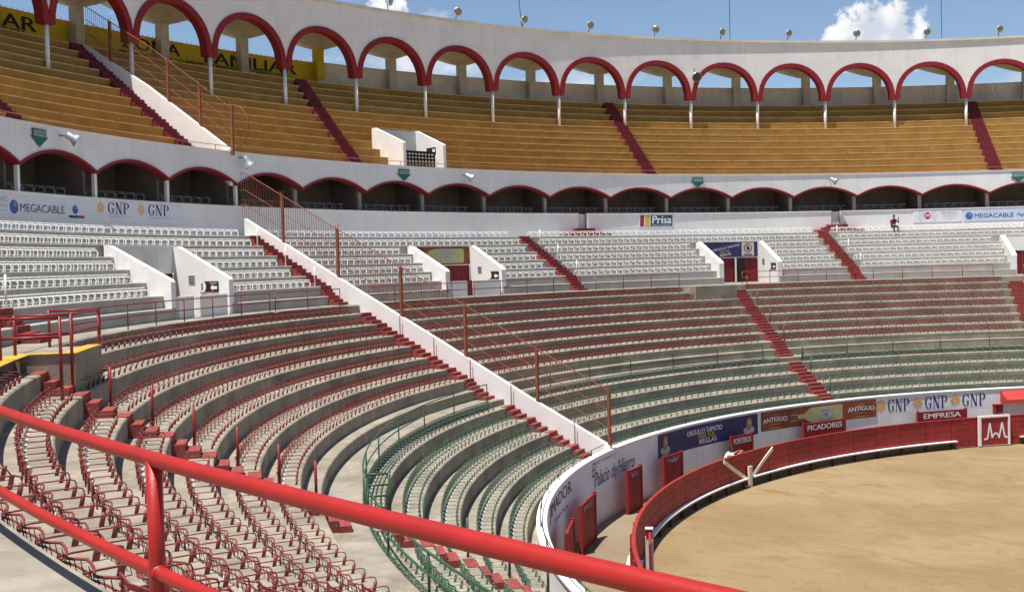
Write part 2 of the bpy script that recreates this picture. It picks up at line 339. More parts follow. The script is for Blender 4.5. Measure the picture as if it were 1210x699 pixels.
# ------------------------------------------------------------------ ground
g = MB(); n = 64
g.v.append(Vector((0, 0, -0.05)))
for i in range(n): g.v.append(Vector((3500 * cos(2 * pi * i / n), 3500 * sin(2 * pi * i / n), -0.05)))
for i in range(n): g.face([0, 1 + i, 1 + (i + 1) % n])
g.build('ground', 'grass_far', loc=(0, 0, -0.05), kind='structure')
def disc(name, r0, r1, z, m, rings=10, seg=120):
    d = MB()
    for k in range(rings + 1):
        for i in range(seg): d.v.append(P(r0 + (r1 - r0) * k / rings, 360 * i / seg, z))
    for k in range(rings):
        for i in range(seg): a = k * seg + i; b = k * seg + (i + 1) % seg; d.face([a, b, b + seg, a + seg])
    return d.build(name, m, loc=(0, 0, z), kind='structure')
disc('arena_sand', 0.01, 27.24, 0.0, 'sand')
disc('alley_floor', 27.24, 29.76, -0.004, 'alley_dirt', 3)

# ------------------------------------------------------------------ terraces (setting), one tier per row
def tier_prof(r0, z, r1, zlow, ch=0.025): return [(r0, zlow), (r1 + 0.01, zlow), (r1 + 0.01, z), (r0 + ch, z), (r0, z - ch)]
lower = empty('lower_stand', P(34, 100, 0), kind='structure')
edges = G + [LEDGE] + R
stack = []
for i, (r, z) in enumerate(G): stack.append((r, z, 34.44 if i == 0 else G[i - 1][0], (G[i + 1][1] if i < 4 else 1.75)))
stack.append((34.44, WALK_LO, LEDGE[0], G[0][1])); stack.append((LEDGE[0], LEDGE[1], R[6][0], WALK_LO))
for i, (r, z) in enumerate(R): stack.append((r, z, 41.5 if i == 0 else R[i - 1][0], (R[i + 1][1] if i < 6 else LEDGE[1])))
for (r, z, r1, zl) in stack:
    m = MB().sweep(tier_prof(r, z, r1, zl - 0.12), TH0, TH1, 1.0)
    m.build('tier', 'walk_concrete' if z == WALK_LO else 'concrete', lower)
MB().cbox(29.99, 30.28, TH0, TH1, 1.2, 1.80).build('front_gutter', 'concrete', lower)
MB().sweep(tier_prof(41.5, WALK_HI, 42.6, 7.5, 0.05), TH0, TH1, 1.0).build('walkway', 'walk_concrete', lower)
upper_w = empty('white_stand', P(44, 90, 8), kind='structure')
def vgaps(r0, r1, m): return [(vth(k, r1)[0] - m, vth(k, r0)[1] + m) for k in VOM] + [VCAM]
for (a, b) in cuts(TH0, TH1, vgaps(42.6, 43.0, .06)): MB().sweep(tier_prof(42.6, 8.55, 43.0, 8.0), a, b).build('ledge', 'white_concrete', upper_w)
for i in (5, 4, 3, 2):
    r, z = WR[i]
    for (a, b) in cuts(TH0, TH1, vgaps(r, r + .8, .06)): MB().sweep(tier_prof(r, z, WR[i - 1][0], (WR[i + 1][1] if i < 5 else 8.4) - .1), a, b).build('tier', 'white_concrete', upper_w)
for (a, b) in cuts(TH0, TH1, [(VCAM[0], VCAM[1])]):
    MB().sweep(tier_prof(*WR[1], WR[0][0], 10.2), a, b).build('tier', 'white_concrete', upper_w)
    MB().sweep(tier_prof(*WR[0], 48.66, 10.7), a, b).build('tier', 'white_concrete', upper_w)
# vomitory floors
for k, (a, b) in [(q, (VOMB[q][0] - .1, VOM[q][1] + .1)) for q in VOM] + [('cam', VCAM)]:
    MB().sweep([(42.61, 7.9), (50.0 if k == 'cam' else 46.1, 7.9), (50.0 if k == 'cam' else 46.1, WALK_HI - .004), (42.61, WALK_HI - .004)], a, b).build('passage_floor', 'walk_concrete', upper_w)

# ------------------------------------------------------------------ upper ochre stand
up = empty('upper_stand', P(52, 80, 15), kind='structure')
U0, U1 = 18.0, 146.0
UVOM = (87.35, 90.6)
for i, (r, z) in enumerate(UP):
    r1 = UP[i + 1][0] if i < 11 else 60.0
    gaps = [UVOM] if r < 52.4 else []
    for (a, b) in cuts(U0, U1, gaps):
        t = MB().sweep(tier_prof(r, z, r1, (UP[i - 1][1] if i else 15.0) - .1, 0.02), a, b).build('tier', 'ochre_paint', up)
        MB().sweep([(r - .012, z - .045), (r + .10, z - .01), (r + .10, z + .006), (r - .012, z + .004)], a, b).build('worn_edge', 'ochre_worn', t)
MB().cbox(48.95, 50.56, U0, U1, 14.75, 15.0).build('walkway', 'ochre_paint', up)
bw = empty('upper_back_wall', P(60, 60, 20.8), 'long low grey wall closing the top of the ochre stand behind the arches', 'wall')
MB().cbox(60.0, 60.25, U0, 88.6, 20.6, 22.72).build('wall_panel', 'back_wall_grey', bw)
MB().cbox(59.98, 60.27, U0, 88.6, 22.72, 22.78).build('coping', 'shell_concrete', bw)
yw = empty('yellow_back_wall', P(60, 105, 20.8), 'yellow painted back wall with black ZONA FAMILIAR lettering above the ochre stand', 'wall')
MB().cbox(60.0, 60.25, 88.6, U1, 20.6, 22.72).build('wall_panel', 'yellow_paint', yw)
sp = MB()
th = 88.8
while th < 128: sp.tube([P(60.12, th, 22.7), P(60.12, th, 22.86)], 0.012, 4); th += 0.32
sp.build('spikes', 'dark_metal', yw, kind='stuff')
for c0 in (102.75, 119.9):
    f = wallmap(59.97, c0); w = MB()
    put_text(w, 'ZONA', f, 0.25, 4.25, 21.90, 22.54, bold=.012); put_text(w, 'FAMILIAR', f, 6.0, 12.75, 21.80, 22.46, bold=.012)
    w.build('lettering', 'print_black', yw)
    w = MB(); put_text(w, 'PROHIBIDA CERVEZA Y CONSUMO DE BEBIDAS EMBRIAGANTES AQUI', f, 0.1, 12.0, 21.56, 21.77, bold=.01); w.build('lettering', 'print_black', yw)

# ------------------------------------------------------------------ upper arcade with vaulted roof
BS = 360 / 66
BK = [110.93 - BS * k for k in range(-3, 15)]
ar = empty('upper_arcade', P(56, 75, 18.6), 'white arcade wall with red trimmed round arches and thin white posts above the ochre stand', 'arcade')
NA = 18
def arch_pts(thc, half, zs, rise, n=NA, ex=1.0):
    return [(thc + half * cos(pi * i / n), zs + rise * max(0.0, sin(pi * i / n)) ** ex) for i in range(n + 1)]
ZS, ZT, ZC_ = 21.22, 23.97, 25.45
tread_at = 18.94
for k in range(len(BK) - 1):
    ta, tb = BK[k], BK[k + 1]; c = (ta + tb) / 2; hw = BS / 2
    outer = arch_pts(c, hw, ZS, ZT - ZS, ex=0.86); inner = arch_pts(c, hw - 0.36, ZS, ZT - ZS - 0.33, ex=0.86)
    w = MB()
    for i in range(NA):
        (t0, z0), (t1, z1) = outer[i], outer[i + 1]
        w.hexa([P(55.78, t0, z0), P(55.78, t1, z1), P(56.05, t1, z1), P(56.05, t0, z0), P(55.78, t0, ZC_), P(55.78, t1, ZC_), P(56.05, t1, ZC_), P(56.05, t0, ZC_)])
    bay = w.build('wall_bay', 'white_wall', ar)
    w = MB()
    for i in range(NA):
        (a0, y0), (a1, y1) = inner[i], inner[i + 1]; (t0, z0), (t1, z1) = outer[i], outer[i + 1]
        w.hexa([P(55.70, a0, y0), P(55.70, a1, y1), P(56.25, a1, y1), P(56.25, a0, y0), P(55.70, t0, z0 - .004), P(55.70, t1, z1 - .004), P(56.25, t1, z1 - .004), P(56.25, t0, z0 - .004)])
    w.build('arch_trim', 'trim_red', ar)
    w = MB(); w.cbox(55.66, 56.9, tb, ta, ZC_, ZC_ + .17, 0.9); w.build('cornice', 'old_white', ar)
for k, t in enumerate(BK):
    w = MB(); w.tube([P(55.92, t, 18.6), P(55.92, t, ZS - .02)], 0.105, 10); w.build('column', 'white_paint', ar, smooth=True)
    w = MB(); ro, tg = ring_frame(t); w.box(P(55.96, t, ZS + .03), ro * .27, tg * .29, Zv * .05); w.build('column_cap', 'trim_red', ar)
    w = MB(); w.box(P(59.72, t, 22.1), ro * .25, tg * .27, Zv * 1.45)
    pr = w.build('pier', 'yellow_paint' if abs(t - 89.1) < 1 else 'shell_concrete', ar)
    w = MB(); nu, nv = 12, 12
    def up_(i, j, lift=0.0):
        r_ = 56.06 + (62.3 - 56.06) * i / nu; q_ = t - BS / 2 + .015 + (BS - .03) * j / nv
        dd = max(0.0, math.hypot(r_ - 59.72, rad(q_ - t) * 59.0) - .40)
        return P(r_, q_, 23.50 + .30 * dd + .035 * dd * dd + lift)
    for i in range(nu):
        for j in range(nv): w.hexa([up_(i, j), up_(i + 1, j), up_(i + 1, j + 1), up_(i, j + 1), up_(i, j, .09), up_(i + 1, j, .09), up_(i + 1, j + 1, .09), up_(i, j + 1, .09)])
    w.build('roof_shell', 'shell_concrete', ar, smooth=False)
    w = MB(); w.box(P(59.5, t, 21.2), ro * .40, tg * .42, Zv * .26); w.build('pier_footing', 'shell_concrete', ar)

# ------------------------------------------------------------------ box gallery: parapet, scalloped fascia, dark interior
ga = empty('box_gallery', P(49.5, 80, 11.3), 'white gallery with shallow red edged scalloped arches over dark boxes', 'gallery')
G0, G1 = 20.0, 146.0
DOORS = (76.2, 53.7)
for (a, b) in cuts(G0, G1, [(d - .42, d + .42) for d in DOORS]):
    MB().cbox(48.65, 48.85, a, b, 11.26, 12.68).build('parapet', 'white_paint', ga)
    MB().cbox(48.60, 48.90, a, b, 12.68, 12.74).build('coping', 'white_paint', ga)
DK = [117.31 - BS * k for k in range(-5, 18)]
for k in range(len(DK) - 1):
    ta, tb = DK[k], DK[k + 1]; c = (ta + tb) / 2; hw = BS / 2; n = 12
    pts = [(c + hw * (1 - 2 * i / n), 13.78 + 0.62 * (1 - (1 - 2 * i / n) ** 2)) for i in range(n + 1)]
    w = MB(); w2 = MB()
    for i in range(n):
        (t0, z0), (t1, z1) = pts[i], pts[i + 1]
        w.hexa([P(48.65, t0, z0), P(48.65, t1, z1), P(48.92, t1, z1), P(48.92, t0, z0), P(48.65, t0, 15.2), P(48.65, t1, 15.2), P(48.92, t1, 15.2), P(48.92, t0, 15.2)])
        w2.hexa([P(48.60, t0, z0 - .11), P(48.60, t1, z1 - .11), P(49.05, t1, z1 - .11), P(49.05, t0, z0 - .11), P(48.60, t0, z0 - .003), P(48.60, t1, z1 - .003), P(49.05, t1, z1 - .003), P(49.05, t0, z0 - .003)])
    w.build('fascia_bay', 'white_wall', ga); w2.build('arch_trim', 'trim_red', ga)
    ro, tg = ring_frame(ta)
    if ta > 106: MB().box(P(48.78, ta, 13.21), ro * .07, tg * .075, Zv * .47).build('column', 'white_paint', ga)
    else: MB().box(P(49.25, ta, 13.6), ro * .09, tg * .11, Zv * 1.1).build('column', 'column_grey', ga)
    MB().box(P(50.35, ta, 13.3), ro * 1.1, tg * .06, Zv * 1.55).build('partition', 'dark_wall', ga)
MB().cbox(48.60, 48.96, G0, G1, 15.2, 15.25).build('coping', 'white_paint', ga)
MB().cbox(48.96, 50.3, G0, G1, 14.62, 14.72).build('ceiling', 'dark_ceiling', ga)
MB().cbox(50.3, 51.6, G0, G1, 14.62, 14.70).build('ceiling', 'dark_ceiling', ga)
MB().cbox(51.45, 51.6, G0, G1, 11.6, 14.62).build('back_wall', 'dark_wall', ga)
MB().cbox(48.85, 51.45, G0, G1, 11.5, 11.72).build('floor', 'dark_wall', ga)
# pierced block screen in one box
w = MB()
for i in range(5):
    for j in range(13):
        t0 = 114.9 + i * .22; w.cbox(51.36, 51.40, t0, t0 + .11, 12.6 + j * .13, 12.67 + j * .13, 2)
w.build('pierced_screen', 'old_white', ga)
for d in DOORS:
    ro, tg = ring_frame(d)
    MB().box(P(49.0, d, 12.1), ro * .03, tg * .40, Zv * .6).build('box_door', 'back_wall_grey', ga)
    st = empty('pyramid_steps', P(48.4, d, 11.28), 'small red pyramid of steps below the gallery door %s' % ('left of the parapet Prisa board' if d > 70 else 'near the person in dark red'), 'steps')
    for q, (hwid, dep, z1) in enumerate(((1.7, .75, 11.45), (1.15, .5, 11.62), (.75, .25, 11.79))):
        w = MB(); w.box(P(48.64 - dep / 2, d, (11.28 + z1) / 2 + .003), ro * (dep / 2 - .003 * q), tg * hwid, Zv * ((z1 - 11.28) / 2)); w.build('step', 'step_red', st)

# ------------------------------------------------------------------ inner white wall of the ring
gw = empty('ring_wall', P(29.8, 95, 0), 'curved white inner wall round the sand alley carrying painted advertising', 'wall')
MB().sweep([(29.76, -.1), (29.98, -.1), (29.98, 2.48), (29.76, 2.48)], TH0, TH1).build('wall_face', 'white_wall', gw)
MB().sweep([(29.72, 2.48), (30.02, 2.48), (30.02, 2.53), (29.98, 2.55), (29.76, 2.55), (29.72, 2.53)], TH0, TH1).build('coping', 'white_paint', gw)

# ------------------------------------------------------------------ dividing wall with fence
def DP(s_r, off, z):                   # point on the divider plane at radius s_r, sideways offset off from its left face (negative = right)
    ro, tg = ring_frame(DT); s = math.sqrt(s_r ** 2 - DE ** 2); return ro * s + tg * (DE + off) + Zv * z
dw = empty('dividing_wall', DP(38, 0, 5), 'low white wall running straight down through the stand beside red steps', 'wall')
top = [(29.8, 2.66), (33.09, 4.32), (37.57, 6.70), (42.36, 9.18), (47.9, 12.12)]
def wall_prof(name, top, drop, thick, m, parent):
    w = MB(); n = len(top)
    for i in range(n - 1):
        (r0, z0), (r1, z1) = top[i], top[i + 1]
        w.hexa([DP(r0, 0, z0 - drop), DP(r1, 0, z1 - drop), DP(r1, -thick, z1 - drop), DP(r0, -thick, z0 - drop), DP(r0, 0, z0), DP(r1, 0, z1), DP(r1, -thick, z1), DP(r0, -thick, z0)])
    return w.build(name, m, parent)
wall_prof('wall_body', top, 1.6, .22, 'white_paint', dw)
uw = empty('upper_dividing_wall', DP(53, 0, 17), 'white sloping wall beside red steps in the ochre stand below the yellow wall', 'wall')
utop = [(48.7, 15.36), (53.83, 18.76), (58.1, 21.2)]
wall_prof('wall_body', utop, 1.7, .22, 'white_paint', uw)
def zat(tp, r):
    for (a, za), (b, zb) in zip(tp, tp[1:]):
        if a <= r <= b: return za + (zb - za) * (r - a) / (b - a)
    return tp[0][1] if r < tp[0][0] else tp[-1][1]
def fence(parent, tp, posts, h, rails, bar_step, r0, r1, thk=.055):
    for r in posts:
        z = zat(tp, r); p = DP(r, -.11, z - .3)
        ro, tg = ring_frame(DT)
        o = MB().box(p + Zv * ((h + .3) / 2), ro * thk, tg * thk, Zv * ((h + .3) / 2)).build('post', 'rust_orange', parent)
        MB().tube([p + Zv * (h + .28), p + Zv * (h + .5) + ro * .12], .015, 4).tube([p + Zv * (h + .28), p + Zv * (h + .5) - ro * .12], .015, 4).build('barb_arm', 'rust_orange', o)
    rs = [r0] + [t[0] for t in tp if r0 < t[0] < r1] + [r1]
    for fr in rails:
        MB().tube([DP(r, -.11, zat(tp, r) + h * fr) for r in rs], .022 if fr > .9 else .016, 5).build('rail', 'rust_orange', parent)
    w = MB(); r = r0
    while r < r1:
        z = zat(tp, r); w.tube([DP(r, -.11, z + .02), DP(r, -.11, z + h)], .0105, 3, cap=False); r += bar_step
    w.build('wire_bars', 'wire_rust', parent, kind='stuff')
fn = empty('fence', DP(39, -.11, 7), 'tall rusty orange bar fence on top of the low white dividing wall', 'fence')
fence(fn, top, (45.72, 42.68, 39.38, 36.24, 32.95, 29.86), 2.1, (1.0, .62, .3), .13, 29.9, 48.2)
fu = empty('upper_fence', DP(53, -.11, 18), 'rusty bar fence on the sloping white wall in the ochre stand', 'fence')
fence(fu, utop, (48.55, 50.5, 52.5, 56.32), 1.95, (1.0, .66, .33), .14, 48.6, 58.0)
w = MB(); ap = [DP(48.55 - 1.0 * sin(a) , -.11 , 16.35 + 1.0 * cos(a)) for a in [pi * i / 12 for i in range(13)]]
w.tube(ap, .03, 5)
for i in range(1, 12): w.tube([ap[i], ap[i] + (DP(48.55, -.11, 16.35) - ap[i]).normalized() * .35], .01, 3)
w.build('curved_guard', 'rust_orange', fu)

# ------------------------------------------------------------------ stairs
BLOCK = []                             # (rmin, rmax, function r -> (th0, th1)) where no seats stand
def stairs(label, rows, zfoot, thfun, width, nst, material, name='stairway', group=None, pad=True):
    last = .26 if rows[-1] == G[-1] else .8
    st = empty(name, P(rows[-1][0], thfun(rows[-1][0]), zfoot), label, 'stairs', group)
    for i, (r, z) in enumerate(rows):
        zl = rows[i + 1][1] if i < len(rows) - 1 else zfoot
        tr = (r - rows[i + 1][0]) if i < len(rows) - 1 else last
        d = min(tr, .84) / nst; h = z - zl
        for k in range(1, nst):
            ra = r - (nst - k) * d; rb = ra + d; zz = zl + h * k / nst + random.uniform(-.012, .012); t = thfun((ra + rb) / 2); ro, tg = ring_frame(t)
            wv = width / 2 + random.uniform(-.015, .02); w = MB(); c = P((ra + rb) / 2, t, (zl + zz) / 2)
            w.box(c, ro * (d / 2 - .002), tg * wv, Zv * ((zz - zl) / 2)); w.build('step', material, st)
        if pad:
            t = thfun(r + d / 2); ro, tg = ring_frame(t); w = MB(); w.box(P(r + d / 2 - .03, t, z - h / nst / 2 + .01), ro * (d / 2), tg * (width / 2), Zv * (h / nst / 2 + .008))
            w.build('step', material, st)
    rr = [q[0] for q in rows]
    BLOCK.append((min(rr) - .5, max(rr) + 1.0, lambda r, f=thfun, wd=width: (f(r) - deg((wd / 2 + .1) / r), f(r) + deg((wd / 2 + .1) / r))))
    return st
def lin(r0, t0, r1, t1): return lambda r: t0 + (t1 - t0) * (r - r0) / (r1 - r0)
divc = lambda r: div_th(r, .42)
WROWS = WR + [(42.6, 8.55)]
RROWS = R + [LEDGE]
stairs('red steps beside the low white dividing wall, through the white seats', WROWS, WALK_HI, divc, .74, 3, 'step_red')
stairs('red steps beside the low white dividing wall, through the red seats', RROWS, WALK_LO, divc, .74, 3, 'step_red')
stairs('red steps beside the low white dividing wall, down the green seats', G, 1.8, divc, .74, 3, 'step_red')
s2 = lin(40.0, 145.5, 30.2, 147.0)
s2g = lin(33.9, 144.2, 30.2, 145.4)
stairs('near aisle of red blocks between the curving red seat rows', RROWS, WALK_LO, s2, .78, 3, 'step_red')
stairs('near aisle of red blocks down the green seats behind the thick red railing', G, 1.8, s2g, .78, 3, 'step_red')
s4 = lin(40.87, 68.6, 30.2, 72.6)
stairs('far red steps below the doorway with the dark blue banner, through the red seats', RROWS, WALK_LO, s4, .85, 3, 'step_red')
stairs('far red steps through the green seats above the brown bottle banner', G, 1.8, s4, .85, 3, 'step_red')
s6 = lin(40.87, 42.7, 30.2, 46.0)
stairs('red steps at the right edge of the picture through the red seats', RROWS, WALK_LO, s6, .85, 3, 'step_red')
stairs('red steps in the white seats left of the doorway, at the far left edge', WROWS, WALK_HI, lambda r: 138.4, .9, 3, 'step_red')
stairs('red steps in the white seats left of the Prisa board', WROWS, WALK_HI, lambda r: 83.2, .78, 3, 'step_red')
stairs('red steps in the white seats below the person in dark red', WROWS, WALK_HI, lambda r: 55.85, .78, 3, 'step_red')
UR = list(reversed(UP))
for t0, t1, l in ((118.2, 119.1, 'dark red steps in the ochre stand at the far left edge'), (91.6, 94.2, 'dark red steps in the ochre stand left of the small white entrance'), (67.4, 68.6, 'dark red steps in the ochre stand above the Prisa board'), (39.0, 39.7, 'dark red steps in the ochre stand near the right edge')):
    stairs(l, UR, 15.0, lin(58.2, t0, 50.0, t1), .9, 3, 'step_red_dark')
stairs('dark red steps beside the sloping white wall in the ochre stand', UR, 15.0, lambda r: div_th(r, .46), .85, 3, 'step_red_dark')
# landing at the head of the near aisle and a plain block beside the far one
ld = empty('landing', P(40.9, 143.6, 7.35), 'raised concrete landing with yellow painted edge at head of the near aisle', 'landing')
MB().cbox(40.32, 41.52, 140.9, 145.0, 7.3, 8.13).build('block', 'concrete', ld)
MB().cbox(40.30, 40.62, 140.88, 145.02, 8.13, 8.165).build('yellow_edge', 'yellow_edge', ld)
MB().cbox(40.62, 41.5, 144.3, 145.02, 8.13, 8.164).build('yellow_edge', 'yellow_edge', ld)
MB().cbox(41.2, 41.62, 145.1, 152.0, 8.152, 8.17).build('yellow_edge', 'yellow_edge', ld)
ld2 = MB().cbox(40.35, 41.52, 69.4, 73.6, 7.3, 8.148).build('landing', 'concrete', label='plain concrete landing block left of the head of the far red steps', cat='landing')

# ------------------------------------------------------------------ vomitories
def vom_wall(tf, tb, side, parent, rf=42.62, rb=45.85):
    ro, tg = ring_frame((tf + tb) / 2); th = .32 * side
    prof = [(rf, 8.0), (rb, 8.0), (rb, 10.75), (rb - .25, 10.75), (rf + .05, 9.5), (rf, 9.42)]
    pf_, pb_ = P(rf, tf, 0), P(rb, tb, 0)
    MB().slab([pf_ + (pb_ - pf_) * ((r - rf) / (rb - rf)) + Zv * z for r, z in prof], tg * th).build('side_wall', 'white_paint', parent)
vl = {'one': 'white walled stand entrance marked 1 among the white seats on the left', 'two': 'white walled stand entrance with bottle banner over a dark red door', 'three': 'white walled stand entrance under the dark blue banner', 'four': 'white walled stand entrance cut by the right edge of the picture'}
for k, (a, b) in VOM.items():
    v = empty('stand_entrance', P(44, (a + b) / 2, WALK_HI), vl[k], 'entrance', 'white stand entrances')
    ba_, bb_ = VOMB[k]; vom_wall(b, bb_, 1, v); vom_wall(a, ba_, -1, v); fa_, fb_ = a, b; a, b = ba_, bb_
    MB().cbox(45.86, 46.04, a, b, 9.72, 10.74).build('lintel', 'white_paint' if k != 'one' else 'old_white', v)
    MB().cbox(45.84, 46.06, a, b, 10.74, 10.8).build('coping', 'white_paint', v)
    d = MB(); nn = 7
    for i in range(nn):
        t0 = a + (b - a) * i / nn; t1 = a + (b - a) * (i + 1) / nn - .04; d.cbox(45.90, 45.97 + .02 * (i % 2), t0, t1, 8.16, 9.715, 3)
    d.build('door', 'door_red', v)
    if k in ('one', 'two'):
        a, b = fa_, fb_; f = a + (b - a) * .62
        MB().cbox(42.60, 42.78, a + .25, f - .3, 8.16, 8.92).build('low_wall', 'white_paint', v)
        MB().cbox(42.60, 42.78, f + .3, b - .25, 8.16, 8.92).build('low_wall', 'white_paint', v)
        if k == 'two': MB().cbox(42.66, 42.74, f - .3, f + .3, 8.16, 8.95).build('gate_panel', 'shelter_red', v)
    if k == 'three':
        ro, tg = ring_frame(64.6); MB().box(P(45.78, 64.6, 8.95), ro * .04, tg * .04, Zv * .77).build('door_post', 'old_white', v)
        MB().cbox(45.82, 45.88, 63.75, 64.5, 8.17, 9.7).build('dark_gap_sheet', 'black_void', v)  # black sheet painting the dark of the doorway gap, no door leaf
# camera's own entrance walls
v = empty('stand_entrance', P(44, 178, WALK_HI), 'white walled stand entrance where the foreground railing stands', 'entrance', 'white stand entrances')
vom_wall(VCAM[1], VCAM[1], 1, v); vom_wall(VCAM[0], VCAM[0], -1, v, 42.75)
# banners over doors
def vbanner(k, label, base, draw):
    a, b = VOMB[k]; o = MB().cbox(45.82, 45.855, a + .05, b - .05, 9.76, 10.72).build('door_banner', base, label=label, cat='banner')
    wd = rad(b - a - .1) * 45.8; draw(wallmap(45.812, b - .05), wd, o); return o
def d_two(f, wd, o):
    w = MB(); bt = [(1.0, 9.98, 10.4), (1.3, 9.86, 10.55), (1.7, 9.84, 10.62), (2.2, 9.84, 10.62), (2.7, 9.84, 10.62), (3.2, 9.84, 10.62), (3.72, 9.84, 10.62), (3.82, 9.92, 10.54)]
    for (a0, l0, h0), (a1, l1, h1) in zip(bt, bt[1:]): w.poly([f(a0, l0), f(a1, l1), f(a1, h1), f(a0, h0)])
    w.build('bottle', 'bottle_pale', o)
    f2 = lambda u, v: f(u, v) * .99985; w = MB(); blob(w, lambda u, v: f2(u, v), 2.5, 10.24, .48, .33); w.build('label', 'label_grey', o)
    w = MB(); put_text(w, 'ANTIGUO', lambda u, v: f(u, v) * .9997, 2.15, 2.85, 10.34, 10.44); put_text(w, 'V', lambda u, v: f(u, v) * .9997, 2.35, 2.65, 10.08, 10.3, bold=-.01); w.build('lettering', 'print_grey', o)
vbanner('two', 'brown banner with a pale bottle over the dark red door', 'banner_brown', d_two)
def d_three(f, wd, o):
    w = MB(); put_text(w, 'ORGULLO TAPATIO', f, .85, 2.85, 10.30, 10.45, tilt=.34); put_text(w, 'REGLAS', f, 1.4, 2.2, 9.86, 10.02, tilt=.12); w.build('lettering', 'print_white', o)
    w = MB(); put_text(w, 'POR TUS', f, 1.4, 2.1, 10.06, 10.2, tilt=.1); w.build('lettering', 'print_yellow', o)
    w = MB(); rect(w, f, 3.0, 3.9, 9.82, 10.68); w.build('poster', 'paper_pale', o)
    w = MB(); g2 = lambda u, v: f(u, v) * .9999; blob(w, g2, 3.45, 10.33, .30, .30, n=18); w.build('ring_mark', 'shelter_red', o)
    w = MB(); g3 = lambda u, v: f(u, v) * .9998; blob(w, g3, 3.45, 10.33, .23, .23, n=18); w.build('ring_inside', 'paper_pale', o)
    w = MB(); g4 = lambda u, v: f(u, v) * .9997; blob(w, g4, 3.42, 10.34, .08, .17); blob(w, g4, 3.52, 10.3, .06, .12); rect(w, g4, 3.15, 3.75, 9.86, 9.95); w.build('figure_mark', 'navy', o)
    w = MB(); blob(w, g2, .30, 10.4, .16, .22); w.build('portrait', 'skin_tan', o)
    w = MB(); blob(w, g3, .34, 10.1, .2, .16); w.build('scarf', 'label_grey', o)
vbanner('three', 'dark blue banner with slanted white slogan over the open entrance', 'banner_navy', d_three)
# exit signs on the side walls
def wall_pt(k, r, z):
    a_, b_ = P(42.62, VOM[k][0], 0), P(45.85, VOMB[k][0], 0); return a_ + (b_ - a_) * ((r - 42.62) / 3.23) + Zv * z
def wall_n(k):
    d_ = (wall_pt(k, 45.85, 0) - wall_pt(k, 42.62, 0)).normalized(); n_ = Vector((-d_.y, d_.x, 0)); return n_ if n_.dot(ring_frame(VOM[k][0])[1]) > 0 else -n_
def side_sign(k, rc, z, label, big):
    n = wall_n(k)
    f = lambda u, v, q=0.0: wall_pt(k, rc - u, v) + n * (.012 + q)     # u runs forward (towards the ring)
    sg = empty('exit_sign', f(0, z - .2), label, 'sign')
    def plate(nm, u0, u1, v0, v1, m, q=0.0): MB().slab([f(u0, v0, q), f(u1, v0, q), f(u1, v1, q), f(u0, v1, q)], n * .014).build(nm, m, sg)
    plate('board', -.05, .42, z - .2, z + .2, 'sign_maroon'); plate('board', .42, .85, z - .2, z + .2, 'print_black')
    w = MB(); w.poly([f(-.05 + .22 * cos(2 * pi * i / 16), z + .22 * sin(2 * pi * i / 16), .03) for i in range(16)]); w.build('disc', 'print_white', sg)
    if big:
        w = MB(); put_text(w, '1', lambda u, v: f(u, v, .034), -.10, -.02, z - .13, z + .13); w.build('number', 'print_black', sg)
        w = MB(); put_text(w, 'SALIDA', lambda u, v: f(u, v, .03), .40, .80, z + .10, z + .16); w.build('lettering', 'print_white', sg)
    w = MB(); w.poly([f(*q, .03) for q in ((.42, z - .04), (.56, z + .09), (.56, z + .02), (.80, z + .02), (.80, z - .10), (.56, z - .10), (.56, z - .17))]); w.build('arrow', 'print_white', sg)
    return sg
side_sign('one', 44.05, 9.18, 'black and maroon exit sign with white 1 and arrow on the left entrance wall', True)
side_sign('two', 43.75, 9.15, 'black and maroon arrow sign beside the bottle banner entrance', False)
side_sign('three', 43.75, 9.15, 'black and maroon arrow sign beside the dark blue banner entrance', False)
for k, rc, l in (('one', 44.75, 'small grey notice left of the exit sign marked 1'), ('two', 44.8, 'small grey notice inside the bottle banner entrance'), ('three', 44.9, 'small grey notice inside the dark blue banner entrance')):
    tg = wall_n(k); ro = tg.cross(Zv); P0 = wall_pt(k, rc, 0)
    o = MB().box(P0 + Zv * 9.45 + tg * .012, ro * .2, tg * .01, Zv * .17).build('notice', 'print_grey', label=l, cat='sign')
    w = MB()
    for i in range(3): w.box(P0 + Zv * (9.35 + i * .1) + tg * .026, ro * .15, tg * .002, Zv * .025)
    w.build('print_lines', 'print_ink', o)
# upper entrance in the ochre stand
uv = empty('upper_entrance', P(50.5, 89, 15), 'small white entrance box with checkered grille in the ochre stand', 'entrance')
for t, s_ in ((UVOM[1], 1), (UVOM[0], -1)):
    ro, tg = ring_frame(t)
    prof = [(49.9, 14.9), (52.6, 14.9), (52.6, 17.75), (52.35, 17.75), (49.95, 16.75), (49.9, 16.7)]
    MB().slab([P(r, t, z) for r, z in prof], tg * .2 * s_).build('side_wall', 'white_paint', uv)
MB().cbox(52.42, 52.6, UVOM[0], UVOM[1], 14.9, 17.72).build('back_panel', 'old_white', uv)
w = MB(); w.cbox(50.5, 50.54, UVOM[0] + .15, UVOM[1] - .1, 15.0, 16.35); w.build('grille_back', 'black_void', uv)
w = MB()
for i in range(9):
    for j in range(6):
        t0 = UVOM[0] + .35 + i * .28; w.cbox(50.47, 50.495, t0, t0 + .12, 15.12 + j * .2, 15.21 + j * .2, 2)
w.build('grille', 'old_white', uv)
ro, tg = ring_frame(UVOM[0])
sg = MB().box(P(51.0, UVOM[0], 16.45) + tg * .01, ro * .42, tg * .012, Zv * .2).build('exit_sign', 'sign_maroon', label='small arrow sign on the white entrance box in the ochre stand', cat='sign')
MB().box(P(50.75, UVOM[0], 16.45) + tg * .028, ro * .12, tg * .004, Zv * .1).build('arrow', 'print_white', sg)

